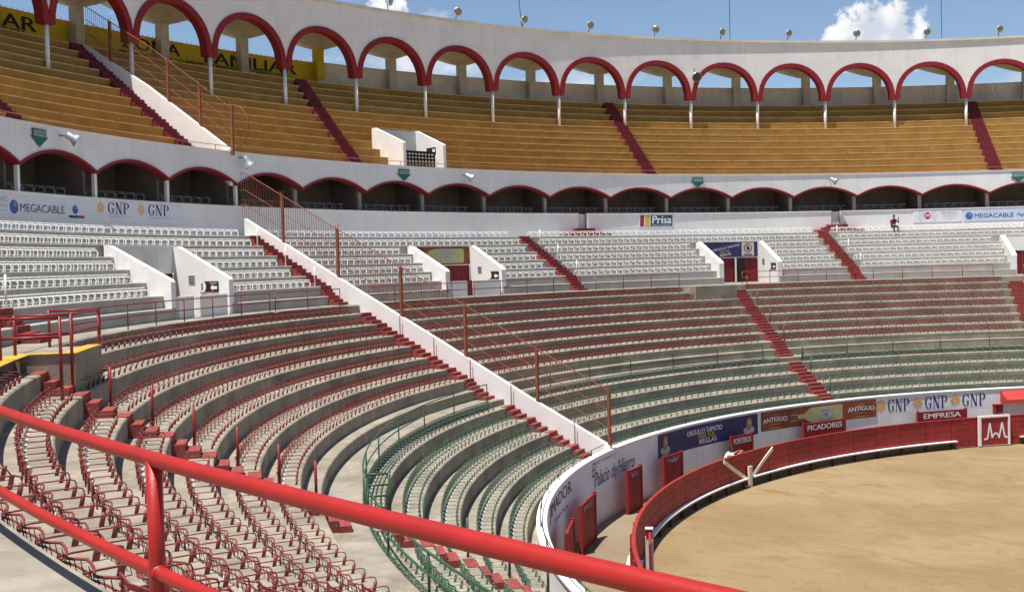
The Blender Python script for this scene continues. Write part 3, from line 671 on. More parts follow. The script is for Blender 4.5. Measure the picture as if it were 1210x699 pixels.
# ------------------------------------------------------------------ seats
def seat_parts(thick=1.0, lod=2, style='iron', wdt=.47):
    a = MB(); q = 5 if lod == 2 else 3; rd = .0085 * thick
    # local: x tangential (seat runs 0..wdt), y outward, z up
    fr = [Vector((0, .50, .205)), Vector((0, .40, .212)), Vector((0, .14, .215)), Vector((0, .085, .20)), Vector((0, .07, .165)), Vector((0, .075, .12))]
    if lod < 2: fr = [fr[0], fr[2], fr[5]]
    a.tube(fr, rd, q)
    k = .014 * thick if style == 'iron' else .010 * thick
    a.hexa([Vector((-k, .085, 0)), Vector((k, .085, 0)), Vector((k, .13, 0)), Vector((-k, .13, 0)), Vector((-k * .9, .055, .14)), Vector((k * .9, .055, .14)), Vector((k * .9, .098, .14)), Vector((-k * .9, .098, .14))])
    a.box(Vector((0, .49, .10)), Vector((.007 * thick, 0, 0)), Vector((0, .012, 0)), Vector((0, 0, .10)))
    b = MB()
    if style == 'white':
        for z, rr in ((.285, 1.15), (.225, .8), (.06, .6)):
            b.tube([Vector((wdt * i / 2, .455 + .05 * sin(pi * i / 2), z)) for i in range(3)], .0085 * thick * rr, 4, cap=False)
        b.tube([Vector((wdt / 2, .50, .225)), Vector((wdt / 2, .50, .285))], .007 * thick, 3, cap=False)
    elif lod == 2:
        yb = lambda x, z: .455 + .05 * sin(pi * x / wdt) + (z - .2) * .15
        for z, ph, rr in ((.272, 0.0, .0105), (.205, pi, .0085)):
            b.tube([Vector((wdt * i / 8, yb(wdt * i / 8, z) + .022 * sin(ph + 2 * pi * i / 8), z + .012 * cos(ph + 2 * pi * i / 8))) for i in range(9)], rr, 5, cap=False)
        b.tube([Vector((wdt * i / 4, yb(wdt * i / 4, .10), .10)) for i in range(5)], .005, 4, cap=False)
        for i in range(1, 7): x = wdt * i / 7; b.tube([Vector((x, yb(x, .10), .10)), Vector((x, yb(x, .27), .265))], .0038, 3, cap=False)
    else:
        for z0, z1 in ((.08, .10), (.12, .14), (.16, .18), (.20, .22), (.24, .262), (.285, .32)):
            n = 2
            for i in range(n):
                x0, x1 = wdt * i / n, wdt * (i + 1) / n; y0 = .455 + .045 * sin(pi * i / n); y1 = .455 + .045 * sin(pi * (i + 1) / n)
                b.hexa([Vector((x0, y0, z0)), Vector((x1, y1, z0)), Vector((x1, y1 + .012, z0)), Vector((x0, y0 + .012, z0)), Vector((x0, y0, z1)), Vector((x1, y1, z1)), Vector((x1, y1 + .012, z1)), Vector((x0, y0 + .012, z1))])
        for x in (wdt * .25, wdt * .75): b.tube([Vector((x, .495, .08)), Vector((x, .495, .32))], .011, 3, cap=False)
    c = MB(); c.box(Vector((wdt / 2, .385, .005)), Vector((wdt * .34, 0, 0)), Vector((0, .02, 0)), Vector((0, 0, .005)))
    return a, b, c
def mats_of(th, r, z):
    ro, tg = ring_frame(th); p = P(r, th, z)
    # local x -> -tg (towards smaller azimuth), y -> ro
    return Matrix(((-tg.x, ro.x, 0, p.x), (-tg.y, ro.y, 0, p.y), (0, 0, 1, p.z), (0, 0, 0, 1)))
def screen(p):
    d = p - CP; w = d.dot(CF)
    if w < .3: return None
    return 605 + 1375.5 * d.dot(CR) / w, 349.5 - 1375.5 * d.dot(CU) / w, w
def blocked(r, th0, th1, extra=()):
    for a, b in extra:
        if th1 > a and th0 < b: return True
    for ra, rb, f in BLOCK:
        if ra <= r <= rb:
            a, b = f(r)
            if th1 > a and th0 < b: return True
    return False
def seat_slots(rows, gaps_fn, t0=TH0 + 1, t1=TH1 - 6, pitch=.47):
    out = []
    for i, (r, z) in enumerate(rows):
        th = t1
        while True:
            st = deg((.55 if pitch > .5 and th > 136 else .47) / r)
            if th - st <= t0: break
            if not blocked(r, th - st, th, gaps_fn(i, r)): out.append((i, th, r, z))
            th -= st
    return out
def divgap(r): return (div_th(r, -.42), div_th(r, .85))
slots_r = seat_slots(R, lambda i, r: [divgap(r)] + ([(140.6, 147.2), (68.0, 73.9)] if i == 0 else []), pitch=.55)
slots_g = seat_slots(G, lambda i, r: [divgap(r)])

slots_w = seat_slots(WR, lambda i, r: [divgap(r)] + (vgaps(r, r + .5, .42) if i >= 2 else [(VCAM[0] - .4, VCAM[1] + .4)]))
def split(slots, limit=300):
    vis, rest = [], []
    for s_ in slots:
        i, th, r, z = s_; q = screen(P(r + .25, th - .4, z + .15))
        if q is None: (rest.append(s_)); continue
        on = -5 < q[0] < 1215 and -5 < q[1] < 704
        (vis if on else rest).append((q[2], s_) if on else s_)
    vis.sort(key=lambda x: x[0])
    keep = [x[1] for x in vis[:limit]]; rest = rest + [x[1] for x in vis[limit:]]
    return keep, rest
def stuff_seats(name, slots, thick, mat_names, label, cat, style='iron'):
    bases = {}
    for wd_ in (.55, .47):
        a, b, c = seat_parts(thick, 1, style, wd_); base = MB(); bases[wd_] = base
        for src, mi in ((a, 0), (b, 0), (c, 1)):
            o = len(base.v); base.v += src.v
            for f in src.f: base.face([o + k for k in f], mi)
    big = MB(); wide = name == 'red_seats'
    for i, th, r, z in slots:
        base = bases[.55 if (wide and th > 136) or name == 'gallery_seats' else .47]
        M = mats_of(th, r, z + random.uniform(-.004, .004)); o = len(big.v); big.v += [M @ v for v in base.v]
        big.f += [[o + k for k in f] for f in base.f]; big.m += base.m
    return big.build(name, mat_names, kind='stuff', label=label, cat=cat)
def nth(n): return '%d%s' % (n, 'th' if 10 <= n % 100 <= 20 else {1: 'st', 2: 'nd', 3: 'rd'}.get(n % 10, 'th'))
def place_of(slots, mark):              # slot -> (which side of the landmark, count from it) within its row
    out = {}
    rows = {}
    for s_ in slots: rows.setdefault(s_[0], []).append(s_)
    for i, ls in rows.items():
        for side, sel in (('left', sorted([q for q in ls if q[1] > mark(q[2])], key=lambda q: q[1])), ('right', sorted([q for q in ls if q[1] <= mark(q[2])], key=lambda q: -q[1]))):
            for k, q in enumerate(sel): out[q] = (side, nth(k + 1))
    return out
RED_ROW = ['top row of red seats by the walkway', 'second row of red seats from the top', 'third row of red seats from the top', 'fourth row of red seats from the top', 'fifth row of red seats from the top', 'sixth row of red seats from the top', 'lowest row of red seats']
keep, rest = split(slots_r); PL = place_of(slots_r, s2)
SM = {}
for wd_ in (.55, .47):
    a, b, c = seat_parts(1.0, 2, 'iron', wd_); SM[wd_] = (('armrest', a.mesh('armrest', 'seat_red', smooth=True)), ('backrest', b.mesh('backrest', 'seat_red', smooth=True)), ('number_plate', c.mesh('number_plate', 'plate_white')))
for i, th, r, z in keep:
    o = bpy.data.objects.new('stadium_seat', None); o.empty_display_size = .2; COL.objects.link(o); o.matrix_world = mats_of(th, r, z)
    tag(o, 'red iron seat, %s %s of the near aisle, %s red row down' % (PL[(i, th, r, z)][1], PL[(i, th, r, z)][0], ORD[i]), 'seat', RED_ROW[i] + ', near')
    for nm, me in SM[.55 if th > 136 else .47]:
        ch = bpy.data.objects.new(nm, me); COL.objects.link(ch); ch.parent = o
stuff_seats('red_seats', rest, 1.25, ['seat_red', 'plate_white'], 'mass of red iron rod seats in rows across the ring', 'seats')
def single_seats(slots, thick, mat_names, group, lab, nm, style='iron', pl=None):
    a, b, c = seat_parts(thick, 1, style); base = MB()
    for src, mi in ((a, 0), (b, 0), (c, 1)):
        o = len(base.v); base.v += src.v
        for f in src.f: base.face([o + k for k in f], mi)
    me = base.mesh(nm, mat_names)
    for i, th, r, z in slots:
        o = bpy.data.objects.new(nm, me); COL.objects.link(o); o.matrix_world = mats_of(th, r, z); tag(o, lab % (pl[(i, th, r, z)][1], pl[(i, th, r, z)][0], ORD[i]), 'seat', group % ORD[i])
keep, rest = split(slots_g)
single_seats(keep, 1.1, ['seat_green', 'plate_white'], 'near green seats, %s row', 'green iron seat, %s %s of the dividing wall steps in the %s green row', 'terrace_chair', pl=place_of(slots_g, divc))
stuff_seats('green_seats', rest, 1.25, ['seat_green', 'plate_white'], 'mass of green iron rod seats in rows across the ring', 'seats')
keep, rest = split(slots_w)
single_seats(keep, 1.9, ['seat_white', 'plate_white'], 'left white seats, %s row', 'white rod seat, %s %s of the dividing wall steps in the %s white row', 'stand_chair', 'white', pl=place_of(slots_w, divc))
stuff_seats('white_seats', rest, 1.9, ['seat_white', 'plate_white'], 'mass of white rod seats in rows right of the dividing wall', 'seats', 'white')
gal = [(0, 20.5 + .72 * i, 49.35, 12.86) for i in range(170) if all(abs(20.5 + .72 * i - .3 - t) > .5 for t in DK)]
stuff_seats('gallery_seats', gal, 1.8, ['seat_grey', 'seat_grey'], 'grey seat backs showing above the gallery parapet in the dark boxes', 'seats', 'white')

# ------------------------------------------------------------------ railings
def railing(label, r, t0, t1, z, h, m, spacing, heights, rd=.024, group=None, prd=None, name='railing'):
    o = empty(name, P(r, (t0 + t1) / 2, z), label, 'railing', group)
    n = max(1, round(rad(t1 - t0) * r / spacing))
    for i in range(n + 1):
        t = t0 + (t1 - t0) * i / n; MB().tube([P(r, t, z), P(r, t, z + h)], prd or rd, 6).build('post', m, o, smooth=True)
    for f in heights: MB().tube(arc(r, t0, t1, z + h * f, 1.0), rd, 6).build('rail', m, o, smooth=True)
    return o
rl = [(109.2, 116.0, 'between the dividing wall steps and the entrance marked 1'), (116.6, 137.6, 'in front of the entrance marked 1 on the left'), (84.0, 106.2, 'in front of the bottle banner entrance'), (73.9, 82.4, 'right of the steps left of the Prisa board'), (56.7, 67.6, 'right of the dark blue banner entrance'), (44.2, 55.0, 'below the person in dark red'), (26.0, 41.6, 'at the right edge')]
for a, b, l in rl: railing('thin red walkway railing ' + l, 41.6, a, b, WALK_HI, .72, 'pole_red', 2.05, (1.0, .52), .02, 'red walkway railings')
# rails round the landing of the near aisle
lr = empty('landing_railing', P(40.9, 143, 8.13), 'red pipe railing round the yellow edged landing', 'railing')
def lpost(r, t, z0, z1): MB().tube([P(r, t, z0), P(r, t, z1)], .034, 8).build('post', 'pole_red', lr, smooth=True)
for r, t, z0 in ((40.36, 145.1, 7.4), (40.36, 140.95, 7.4), (41.45, 140.95, 8.1), (41.45, 145.1, 8.1), (40.36, 147.0, 7.3), (41.45, 147.0, 8.1)): lpost(r, t, z0, 8.98)
for pts in ((P(40.36, 145.1, 8.96), P(41.45, 145.1, 8.96)), (P(40.36, 145.1, 8.58), P(41.45, 145.1, 8.58)), arc(40.36, 140.95, 145.1, 8.96), arc(40.36, 140.95, 145.1, 8.58), (P(40.36, 140.95, 8.96), P(41.45, 140.95, 8.96)), (P(40.36, 147.0, 8.96), P(41.45, 147.0, 8.96)), (P(40.36, 147.0, 8.58), P(41.45, 147.0, 8.58))):
    MB().tube(pts, .03, 8).build('rail', 'pole_red', lr, smooth=True)
railing('thin red walkway railing at the left edge beyond the near aisle', 41.6, 147.6, 164.0, WALK_HI, .75, 'pole_red', 2.05, (1.0, .52), .026, 'red walkway railings')
# thick foreground railing
fr = empty('foreground_railing', P(41.72, 174, WALK_HI), 'thick glossy red pipe railing crossing the foreground', 'railing')
for z, r_ in ((8.985, .0335), (8.49, .031)): MB().tube(arc(41.72, 164.0, 186.0, z, .5), r_, 16).build('rail', 'rail_red', fr, smooth=True)
for t in (168.4, 173.62, 178.8, 183.8): MB().tube([P(41.72, t, 8.1), P(41.72, t, 8.98)], .036, 14).build('post', 'rail_red', fr, smooth=True)
for t in (168.4, 173.62, 178.8):
    MB().tube([P(41.72, t - .055, 8.49), P(41.72, t + .055, 8.49)], .0385, 14).build('weld_collar', 'rail_red', fr, smooth=True)
# green railing of the lower walkway
for a, b, l in ((110.6, 142.9, 'curving in front of the empty lower walkway on the left'), (74.2, 106.6, 'beyond the dividing wall to the far steps'), (30.0, 69.6, 'right of the far steps')):
    railing('dark green pipe railing ' + l, 34.42, a, b, WALK_LO, .74, 'rail_green', 3.0, (1.0, .5), .022, 'green walkway railings')
railing('dark green pipe railing behind the thick red rail', 34.42, 145.6, 190.0, WALK_LO, .74, 'rail_green', 3.0, (1.0, .5), .026, 'green walkway railings')
gg = empty('green_gate', P(34.1, 142.9, 4.1), 'dark green barred pipe gate at the end of the curving walkway railing', 'gate')
for r, t in ((34.40, 142.9), (33.85, 142.9), (34.40, 144.0)): MB().tube([P(r, t, 4.05), P(r, t, 5.1)], .034, 8).build('post', 'rail_green', gg, smooth=True)
for z in (5.07, 4.82, 4.57, 4.3): MB().tube([P(34.40, 142.9, z), P(33.85, 142.9, z)], .026, 6).build('bar', 'rail_green', gg, smooth=True)
rr_ = empty('rim_railing', P(29.9, 95, 2.55), 'low dark green pipe along the top of the white ring wall', 'railing')
for a, b in ((20, 106.8), (109.4, 195)): MB().tube(arc(29.9, a, b, 2.78), .016, 5).build('rail', 'rail_green', rr_, smooth=True)
t = 24
while t < 190:
    if not 106.8 < t < 109.4: MB().tube([P(29.9, t, 2.54), P(29.9, t, 2.78)], .018, 5).build('post', 'rail_green', rr_)
    t += 4.4
ur = empty('upper_rim_railing', P(48.8, 80, 15.25), 'thin rusty rail along the top of the white scalloped gallery', 'railing')
MB().tube(arc(48.85, 20, 146, 15.50), .016, 4).build('rail', 'rust_orange', ur)
t = 22
while t < 140: MB().tube([P(48.85, t, 15.24), P(48.85, t, 15.51)], .018, 4).build('post', 'rust_orange', ur); t += 2.6
# single poles at the ends of the rows
def pole(r, t, z, h, m, label, group, rd=.03): 
    return MB().tube([P(r, t, z), P(r, t, z + h)], rd, 8).build('aisle_pole', m, smooth=True, label=label, cat='pole', group=group)
for i in range(2, 7):
    r, z = R[i]; pole(r + .45, s2(r) - 1.05, z, .95, 'pole_red', 'red steel pole standing by the near aisle on the %s red row' % ORD[i], 'red poles by the near aisle', .032)
pole(35.5, 145.0, LEDGE[1], .95, 'pole_red', 'red steel pole on the bare ledge at the foot of the near aisle', 'red poles by the near aisle', .032)
for i in range(1, 5): r, z = G[i]; pole(r + .1, s2g(r) - 1.0, z, .9, 'rail_green', 'green steel pole by the near aisle on the %s green row' % ORD[i], 'green poles by the near aisle', .03)
for i in (2, 4, 6):
    r, z = R[i]; pole(r + .1, div_th(r + .1, .12), z, .8, 'pole_red', 'red pole against the dividing wall at the %s red row' % ORD[i], 'poles against the dividing wall', .02)
for i in (0, 3):
    r, z = G[i]; pole(r + .1, div_th(r + .1, .12), z, .85, 'rail_green', 'dark green pole against the dividing wall at the %s green row' % ORD[i], 'poles against the dividing wall', .02)
for i in (0, 2, 4, 6):
    r, z = R[i]; pole(r + .2, s4(r) - .95, z, .85, 'pole_red', 'red pole beside the far steps at the %s red row' % ORD[i], 'poles beside the far steps', .028)
for i in (0, 1, 3): r, z = G[i]; pole(r + .2, s4(r) - 1.1, z, .85, 'rail_green', 'green pole beside the far steps at the %s green row' % ORD[i], 'poles beside the far steps', .028)
for tt, nm in ((138.4, 'at the far left edge'), (83.2, 'left of the Prisa board'), (55.85, 'below the person in dark red')):
    for i in (1, 3, 5):
        r, z = WR[i]; pole(r + .2, tt - .85, z, .85, 'seat_white', 'white pole on the %s white row by red steps %s' % (ORD[i], nm), 'white poles beside the steps', .03)
for i in (1, 3, 5): r, z = WR[i]; pole(r + .2, div_th(r + .2, .95), z, .85, 'seat_white', 'white pole on the %s white row beside the dividing wall steps' % ORD[i], 'white poles beside the steps', .026)

# ------------------------------------------------------------------ barrier round the sand
ba = empty('barrier', P(27.2, 95, 0), 'curved red plank barrier round the sand', 'barrier')
t = 20.0; PW = 3.32
while t < 175:
    if 119.6 < t < 122.6 or 56.2 < t + PW / 2 < 59.2: t += PW; continue
    w = MB(); a, b = t + .03, t + PW - .03
    for j in range(5): w.cbox(27.20 + random.uniform(-.004, .004), 27.27, a, b, .06 + j * .278, .06 + (j + 1) * .278 - .012, 1.2)
    w.build('plank_panel', 'barrier_red', ba)
    MB().box(P(27.31, t, .72), ring_frame(t)[0] * .05, ring_frame(t)[1] * .05, Zv * .70).build('post', 'barrier_red', ba)
    MB().cbox(27.18, 27.30, a - .03, b + .03, 1.445, 1.485, 1.2).build('top_rail', 'barrier_red', ba)
    t += PW
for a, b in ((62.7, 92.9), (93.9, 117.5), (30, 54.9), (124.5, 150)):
    MB().cbox(27.19, 27.195, a, b, .0, .335).build('shade_dirt_strip', 'shaded_dirty_wood', ba); MB().cbox(27.0, 27.17, a, b, .36, .42).build('foot_ledge', 'cream_wood' if a < 60 else 'white_paint', ba)  # thin dark strip paints the shade and dirt below the foot ledge
    q = a + .5
    while q < b: MB().box(P(27.11, q, .17), ring_frame(q)[0] * .06, ring_frame(q)[1] * .04, Zv * .17).build('ledge_bracket', 'shaded_dirty_wood', ba); q += 3.3
for a, b in ((118.5, 123.0), (123.4, 128.5), (132, 150)): MB().cbox(27.30, 27.50, a, b, .34, .42).build('foot_ledge', 'white_paint', ba)
# braced gate in the barrier
bg = empty('braced_gate', P(27.1, 93.4, 0), 'barrier gate with pale diagonal braces meeting at a pale post', 'gate')
ro, tg = ring_frame(93.4)
MB().box(P(27.10, 93.4, .45), ro * .05, tg * .13, Zv * .43).build('post', 'cream_wood', bg)
for (ta, za), (tb, zb) in (((98.1, 1.40), (93.8, .36)), ((89.2, 1.36), (93.0, .36))):
    w = MB(); n = 5
    for i in range(n):
        u0, u1 = i / n, (i + 1) / n; a0 = ta + (tb - ta) * u0; a1 = ta + (tb - ta) * u1; z0 = za + (zb - za) * u0; z1 = za + (zb - za) * u1
        w.hexa([P(27.12, a0, z0 - .085), P(27.12, a1, z1 - .085), P(27.185, a1, z1 - .085), P(27.185, a0, z0 - .085), P(27.12, a0, z0 + .085), P(27.12, a1, z1 + .085), P(27.185, a1, z1 + .085), P(27.185, a0, z0 + .085)])
    w.build('brace', 'cream_wood', bg)
# emblem panel
ep = empty('emblem_panel', P(27.1, 58, 0), 'red panel with white frame and white emblem on the barrier at right', 'panel')
MB().cbox(27.06, 27.12, 56.3, 59.95, .08, 1.5).build('board', 'barrier_red', ep)
for a, b, z0, z1 in ((56.2, 56.42, .05, 1.55), (59.7, 60.0, .05, 1.55), (56.42, 59.7, 1.45, 1.55)): MB().cbox(27.02, 27.13, a, b, z0, z1).build('frame', 'print_white', ep)
f = wallmap(27.05, 59.6); w = MB()
def stroke(pts, wd=.045):
    for (u0, v0), (u1, v1) in zip(pts, pts[1:]):
        d = Vector((u1 - u0, v1 - v0)); d.normalize(); nx, ny = -d.y * wd, d.x * wd
        w.poly([f(u0 + nx, v0 + ny), f(u1 + nx, v1 + ny), f(u1 - nx, v1 - ny), f(u0 - nx, v0 - ny)])
stroke([(.12, .38), (.32, .40), (.46, 1.18), (.60, .42)]); stroke([(1.48, .44), (1.32, .42), (1.16, 1.18), (.98, .40)]); stroke([(.60, .46), (.70, .62), (.80, .66), (.90, .62), (.98, .46)])
w.build('emblem', 'print_white', ep)
# shelter in front of the gap, seen end on
sh = empty('ring_shelter', P(26.7, 127, 0), 'narrow white post and red boards of a shelter in front of the barrier gap', 'shelter')
MB().cbox(26.72, 26.79, 126.0, 129.2, .05, 1.45).build('board', 'barrier_red', sh)
ro, tg = ring_frame(125.7)
MB().box(P(26.78, 125.7, .64), ro * .12, tg * .07, Zv * .64).build('post', 'old_white', sh)
MB().box(P(26.78, 125.7, 1.40), ro * .10, tg * .09, Zv * .12).build('post_cap', 'barrier_red', sh)
MB().box(P(26.78, 125.7, 1.54), ro * .12, tg * .11, Zv * .018).build('cap_plate', 'white_paint', sh)

# ------------------------------------------------------------------ shelters in the alley with lettering
def shelter(t0, t1, h, txt, label, r=29.25):
    o = empty('alley_shelter', P(r, (t0 + t1) / 2, 0), label, 'shelter', 'red shelters along the ring wall')
    nb = max(2, round(rad(t1 - t0) * r / 1.1)); sh_ = (t1 - t0) / nb
    for i in range(nb): MB().cbox(r - .035, r + .035, t0 + i * sh_ + .02, t0 + (i + 1) * sh_ - .02, .02, h, .6).build('board', 'shelter_red', o)
    for t in (t0, t1):
        ro, tg = ring_frame(t); MB().box(P(r + .0, t, h / 2 + .02), ro * .06, tg * .05, Zv * (h / 2 + .03)).build('post', 'shelter_red', o)
    if txt:
        f = wallmap(r - .042, t1); wd = rad(t1 - t0) * r; w = MB(); mid = wd / 2; hw_ = min(wd * .42, len(txt) * .16)
        if txt == '~':
            u = mid - wd * .32
            while u < mid + wd * .32:
                k_ = random.uniform(.03, .06); z0 = h - .33 + random.uniform(0, .08); rect(w, f, u, u + k_, z0, h - .1 - random.uniform(0, .06))
                if random.random() < .6: rect(w, lambda a_, b_: f(a_, b_) * .9999, u, u + .12, h - .14 - random.choice((0, .09, .17)), h - .105 - random.choice((0, .09)))
                u += random.uniform(.10, .16)
        else: put_text(w, txt, f, mid - hw_, mid + hw_, h - .36, h - .1, bold=.014)
        w.build('worn_print' if txt == '~' else 'lettering', 'plate_white' if txt == '~' else 'print_white', o, kind='stuff' if txt == '~' else None)
shelter(123.6, 127.6, 1.55, '', 'red alley shelter nearest the camera, seen edge on')
shelter(115.9, 120.4, 1.62, '~', 'red alley shelter of two boards below the JIMADOR lettering')
shelter(105.1, 107.9, 1.66, '~', 'narrow red alley shelter under the Palacio de Hierro lettering')
shelter(97.5, 100.7, 1.62, '~', 'narrow red alley shelter below the left end of the dark blue banner')
shelter(86.2, 89.3, 1.68, 'PORTEROS', 'red alley shelter lettered PORTEROS beside the leaning person')
shelter(73.2, 78.7, 1.68, 'PICADORES', 'wide red alley shelter lettered PICADORES under the brown banner')
shelter(58.2, 63.9, 1.62, 'EMPRESA', 'wide red alley shelter lettered EMPRESA under the GNP advertising')

# ------------------------------------------------------------------ advertising on the ring wall
def rimmap(t): return wallmap(29.75, t)
w = MB(); put_text(w, 'JIMADOR', wallmap(29.752, 127.2), 0, 4.6, 1.78, 2.32, bold=.01); w.build('lettering', 'print_ink', gw)
w = MB(); put_text(w, 'TEQUILA', wallmap(29.752, 124.6), 0, 2.6, 1.5, 1.64)
w.build('lettering', 'print_ink', gw)
w = MB(); f = wallmap(29.752, 113.1)
put_text(w, 'El', f, 0.1, .62, 1.85, 2.35, shear=.3); w.build('lettering', 'print_ink', gw)
w = MB(); put_text(w, 'SOY TOTALMENTE', f, .7, 2.6, 2.25, 2.34); w.build('lettering', 'print_ink', gw)
w = MB(); put_text(w, 'Palacio de Hierro', f, 0.45, 4.75, 1.45, 2.0, shear=.3, tilt=.06, bold=.003)
def swash(pts, wd=.028):
    for (u0, v0), (u1, v1) in zip(pts, pts[1:]): w.poly([f(u0, v0) * .9999, f(u1, v1) * .9999, f(u1 + wd, v1 - wd * .6) * .9999, f(u0 + wd, v0 - wd * .6) * .9999])
swash([(.62 - .28 * sin(a) , 1.62 + .55 * cos(a)) for a in [i * .28 for i in range(13)]])
swash([(2.95 + .24 * cos(a), 2.2 + .17 * sin(a)) for a in [i * .42 for i in range(11)]]); swash([(3.1, 2.1), (3.0, 1.7), (2.8, 1.42), (2.55, 1.36)])
w.build('lettering', 'print_ink', gw)
nb_ = MB().cbox(29.725, 29.752, 84.05, 99.65, 1.46, 2.42).build('wall_banner', 'banner_navy', label='dark blue banner reading ORGULLO TAPATIO POR TUS REGLAS on the ring wall', cat='banner')
f = wallmap(29.718, 99.65); LW = rad(15.6) * 29.72
w = MB(); put_text(w, 'ORGULLO TAPATIO', f, 2.5, 5.35, 2.02, 2.24, bold=.008); put_text(w, 'REGLAS', f, 3.5, 4.9, 1.56, 1.78, bold=.008); w.build('lettering', 'print_white', nb_)
w = MB(); put_text(w, 'POR TUS', f, 3.45, 4.75, 1.80, 1.99, bold=.008); w.build('lettering', 'print_yellow', nb_)
w = MB(); rect(w, f, 5.9, 6.9, 1.52, 1.55, n=2); w.build('small_print', 'print_grey', nb_)
for cu in (.55, 7.4):
    p1 = lambda u, v: f(u, v) * .9998
    p2 = lambda u, v: f(u, v) * .9996
    p3 = lambda u, v: f(u, v) * .9994
    w = MB(); blob(w, p1, cu, 1.72, .42, .2); blob(w, p1, cu + .05, 1.6, .3, .12); w.build('scarf', 'label_grey', nb_)
    w = MB(); blob(w, p2, cu, 2.05, .27, .3); w.build('hair', 'banner_brown', nb_)
    w = MB(); blob(w, p3, cu + .02, 2.03, .19, .25); w.build('portrait', 'skin_tan', nb_)
    w = MB(); blob(w, lambda u, v: f(u, v) * .9992, cu + .07, 2.06, .06, .07); w.build('highlight', 'paper_pale', nb_)
bb = MB().cbox(29.725, 29.752, 68.22, 83.5, 1.52, 2.42).build('wall_banner', 'banner_brown', label='brown banner with a pale bottle between two ANTIGUO words on the ring wall', cat='banner')
f = wallmap(29.718, 83.5); pf = lambda k: (lambda u, v: f(u, v) * (1 - k * .0002))
w = MB(); put_text(w, 'ANTIGUO', f, .1, 1.85, 1.86, 2.08, bold=.01, bend=.05); put_text(w, 'ANTIGUO', f, 6.05, 7.8, 1.86, 2.08, bold=.01, bend=.05); w.build('lettering', 'print_white', bb)
w = MB()
for u0 in (.55, 6.5): put_text(w, 'DE HERENCIA', pf(0), u0, u0 + .85, 1.76, 1.82); put_text(w, 'CASA', pf(0), u0 + .25, u0 + .6, 2.2, 2.25)
for u0 in (.5, 6.5): rect(w, f, u0, u0 + .9, 1.6, 1.625, n=2)
w.build('small_print', 'sun_orange', bb)
w = MB()
bot = [(2.6, 1.86), (3.15, 1.84), (3.35, 1.72), (3.5, 1.62), (5.62, 1.62), (5.7, 1.68), (5.7, 2.28), (5.62, 2.34), (3.5, 2.34), (3.35, 2.22), (3.15, 2.08), (2.6, 2.06)]
top_b = [(2.55, 2.06), (3.1, 2.08), (3.4, 2.28), (3.6, 2.34), (4.2, 2.34), (4.9, 2.34), (5.6, 2.34), (5.7, 2.28)]; bot_b = [(2.55, 1.86), (3.1, 1.84), (3.4, 1.66), (3.6, 1.60), (4.2, 1.60), (4.9, 1.60), (5.6, 1.60), (5.7, 1.66)]
for i in range(7): w.poly([pf(1)(*bot_b[i]), pf(1)(*bot_b[i + 1]), pf(1)(*top_b[i + 1]), pf(1)(*top_b[i])])
w.build('bottle', 'bottle_pale', bb)
w = MB(); rect(w, pf(2), 2.1, 2.62, 1.82, 2.10); w.build('bottle_cap', 'banner_brown', bb)
w = MB(); rect(w, pf(3), 2.1, 2.6, 1.81, 1.835); rect(w, pf(3), 2.1, 2.6, 2.085, 2.11); w.build('cap_edge', 'paper_pale', bb)
w = MB(); blob(w, pf(2), 4.55, 1.97, .5, .34, n=16); w.build('label', 'label_grey', bb)
w = MB(); put_text(w, 'ANTIGUO', pf(3), 4.25, 4.85, 2.08, 2.17); put_text(w, 'V', pf(3), 4.4, 4.7, 1.82, 2.02, bold=-.01); w.build('lettering', 'print_ink', bb)
def sun_mark(mb, f, cu, cv, s):
    for k in range(8):
        a = k * pi / 4; c, s_ = cos(a), sin(a)
        q = [(.18, -.09), (.55, -.16), (1.0, -.13), (.78, 0), (1.0, .13), (.55, .16), (.18, .09)]
        mb.poly([f(cu + s * (x * c - y * s_), cv + s * (x * s_ + y * c)) for x, y in q])
def glyphs(mb, f, word, u0, u1, v0, v1):
    wd = (u1 - u0) / len(word) ; q = wd * .9
    def ring(X, Y, cx, cy, ox, oy, ix, iy, a0, a1, n=16):
        for i in range(n):
            p0 = a0 + (a1 - a0) * i / n; p1 = a0 + (a1 - a0) * (i + 1) / n
            mb.poly([f(X(cx + ox * cos(p0)), Y(cy + oy * sin(p0))), f(X(cx + ox * cos(p1)), Y(cy + oy * sin(p1))), f(X(cx + ix * cos(p1)), Y(cy + iy * sin(p1))), f(X(cx + ix * cos(p0)), Y(cy + iy * sin(p0)))])
    for k, ch in enumerate(word):
        X = lambda x, k=k: u0 + wd * k + q * x; Y = lambda y: v0 + (v1 - v0) * y
        def quad(*p): mb.poly([f(X(x), Y(y)) * .99997 for x, y in p])
        if ch == 'G':
            ring(X, Y, .52, .5, .5, .5, .28, .455, rad(38), rad(318)); quad((.68, .06), (.88, .1), (.88, .44), (.68, .44)); quad((.5, .41), (1.02, .41), (1.02, .45), (.5, .45)); quad((.84, .68), (.94, .68), (.94, .98), (.84, .9))
        if ch == 'N':
            quad((.13, 0), (.22, 0), (.22, .96), (.13, .96)); quad((.8, .0), (.89, 0), (.89, .97), (.8, .97)); quad((.08, 1), (.34, 1), (.89, 0), (.66, 0)); quad((0, 0), (.35, 0), (.35, .04), (0, .04)); quad((.66, .96), (1.03, .96), (1.03, 1), (.66, 1)); quad((-.02, .96), (.2, .96), (.2, 1), (-.02, 1))
        if ch == 'P':
            quad((.14, 0), (.36, 0), (.36, 1), (.14, 1)); quad((.02, 0), (.5, 0), (.5, .04), (.02, .04)); quad((.02, .96), (.5, .96), (.5, 1), (.02, 1)); ring(X, Y, .42, .73, .52, .27, .28, .225, -pi / 2, pi / 2, 10)
    return mb
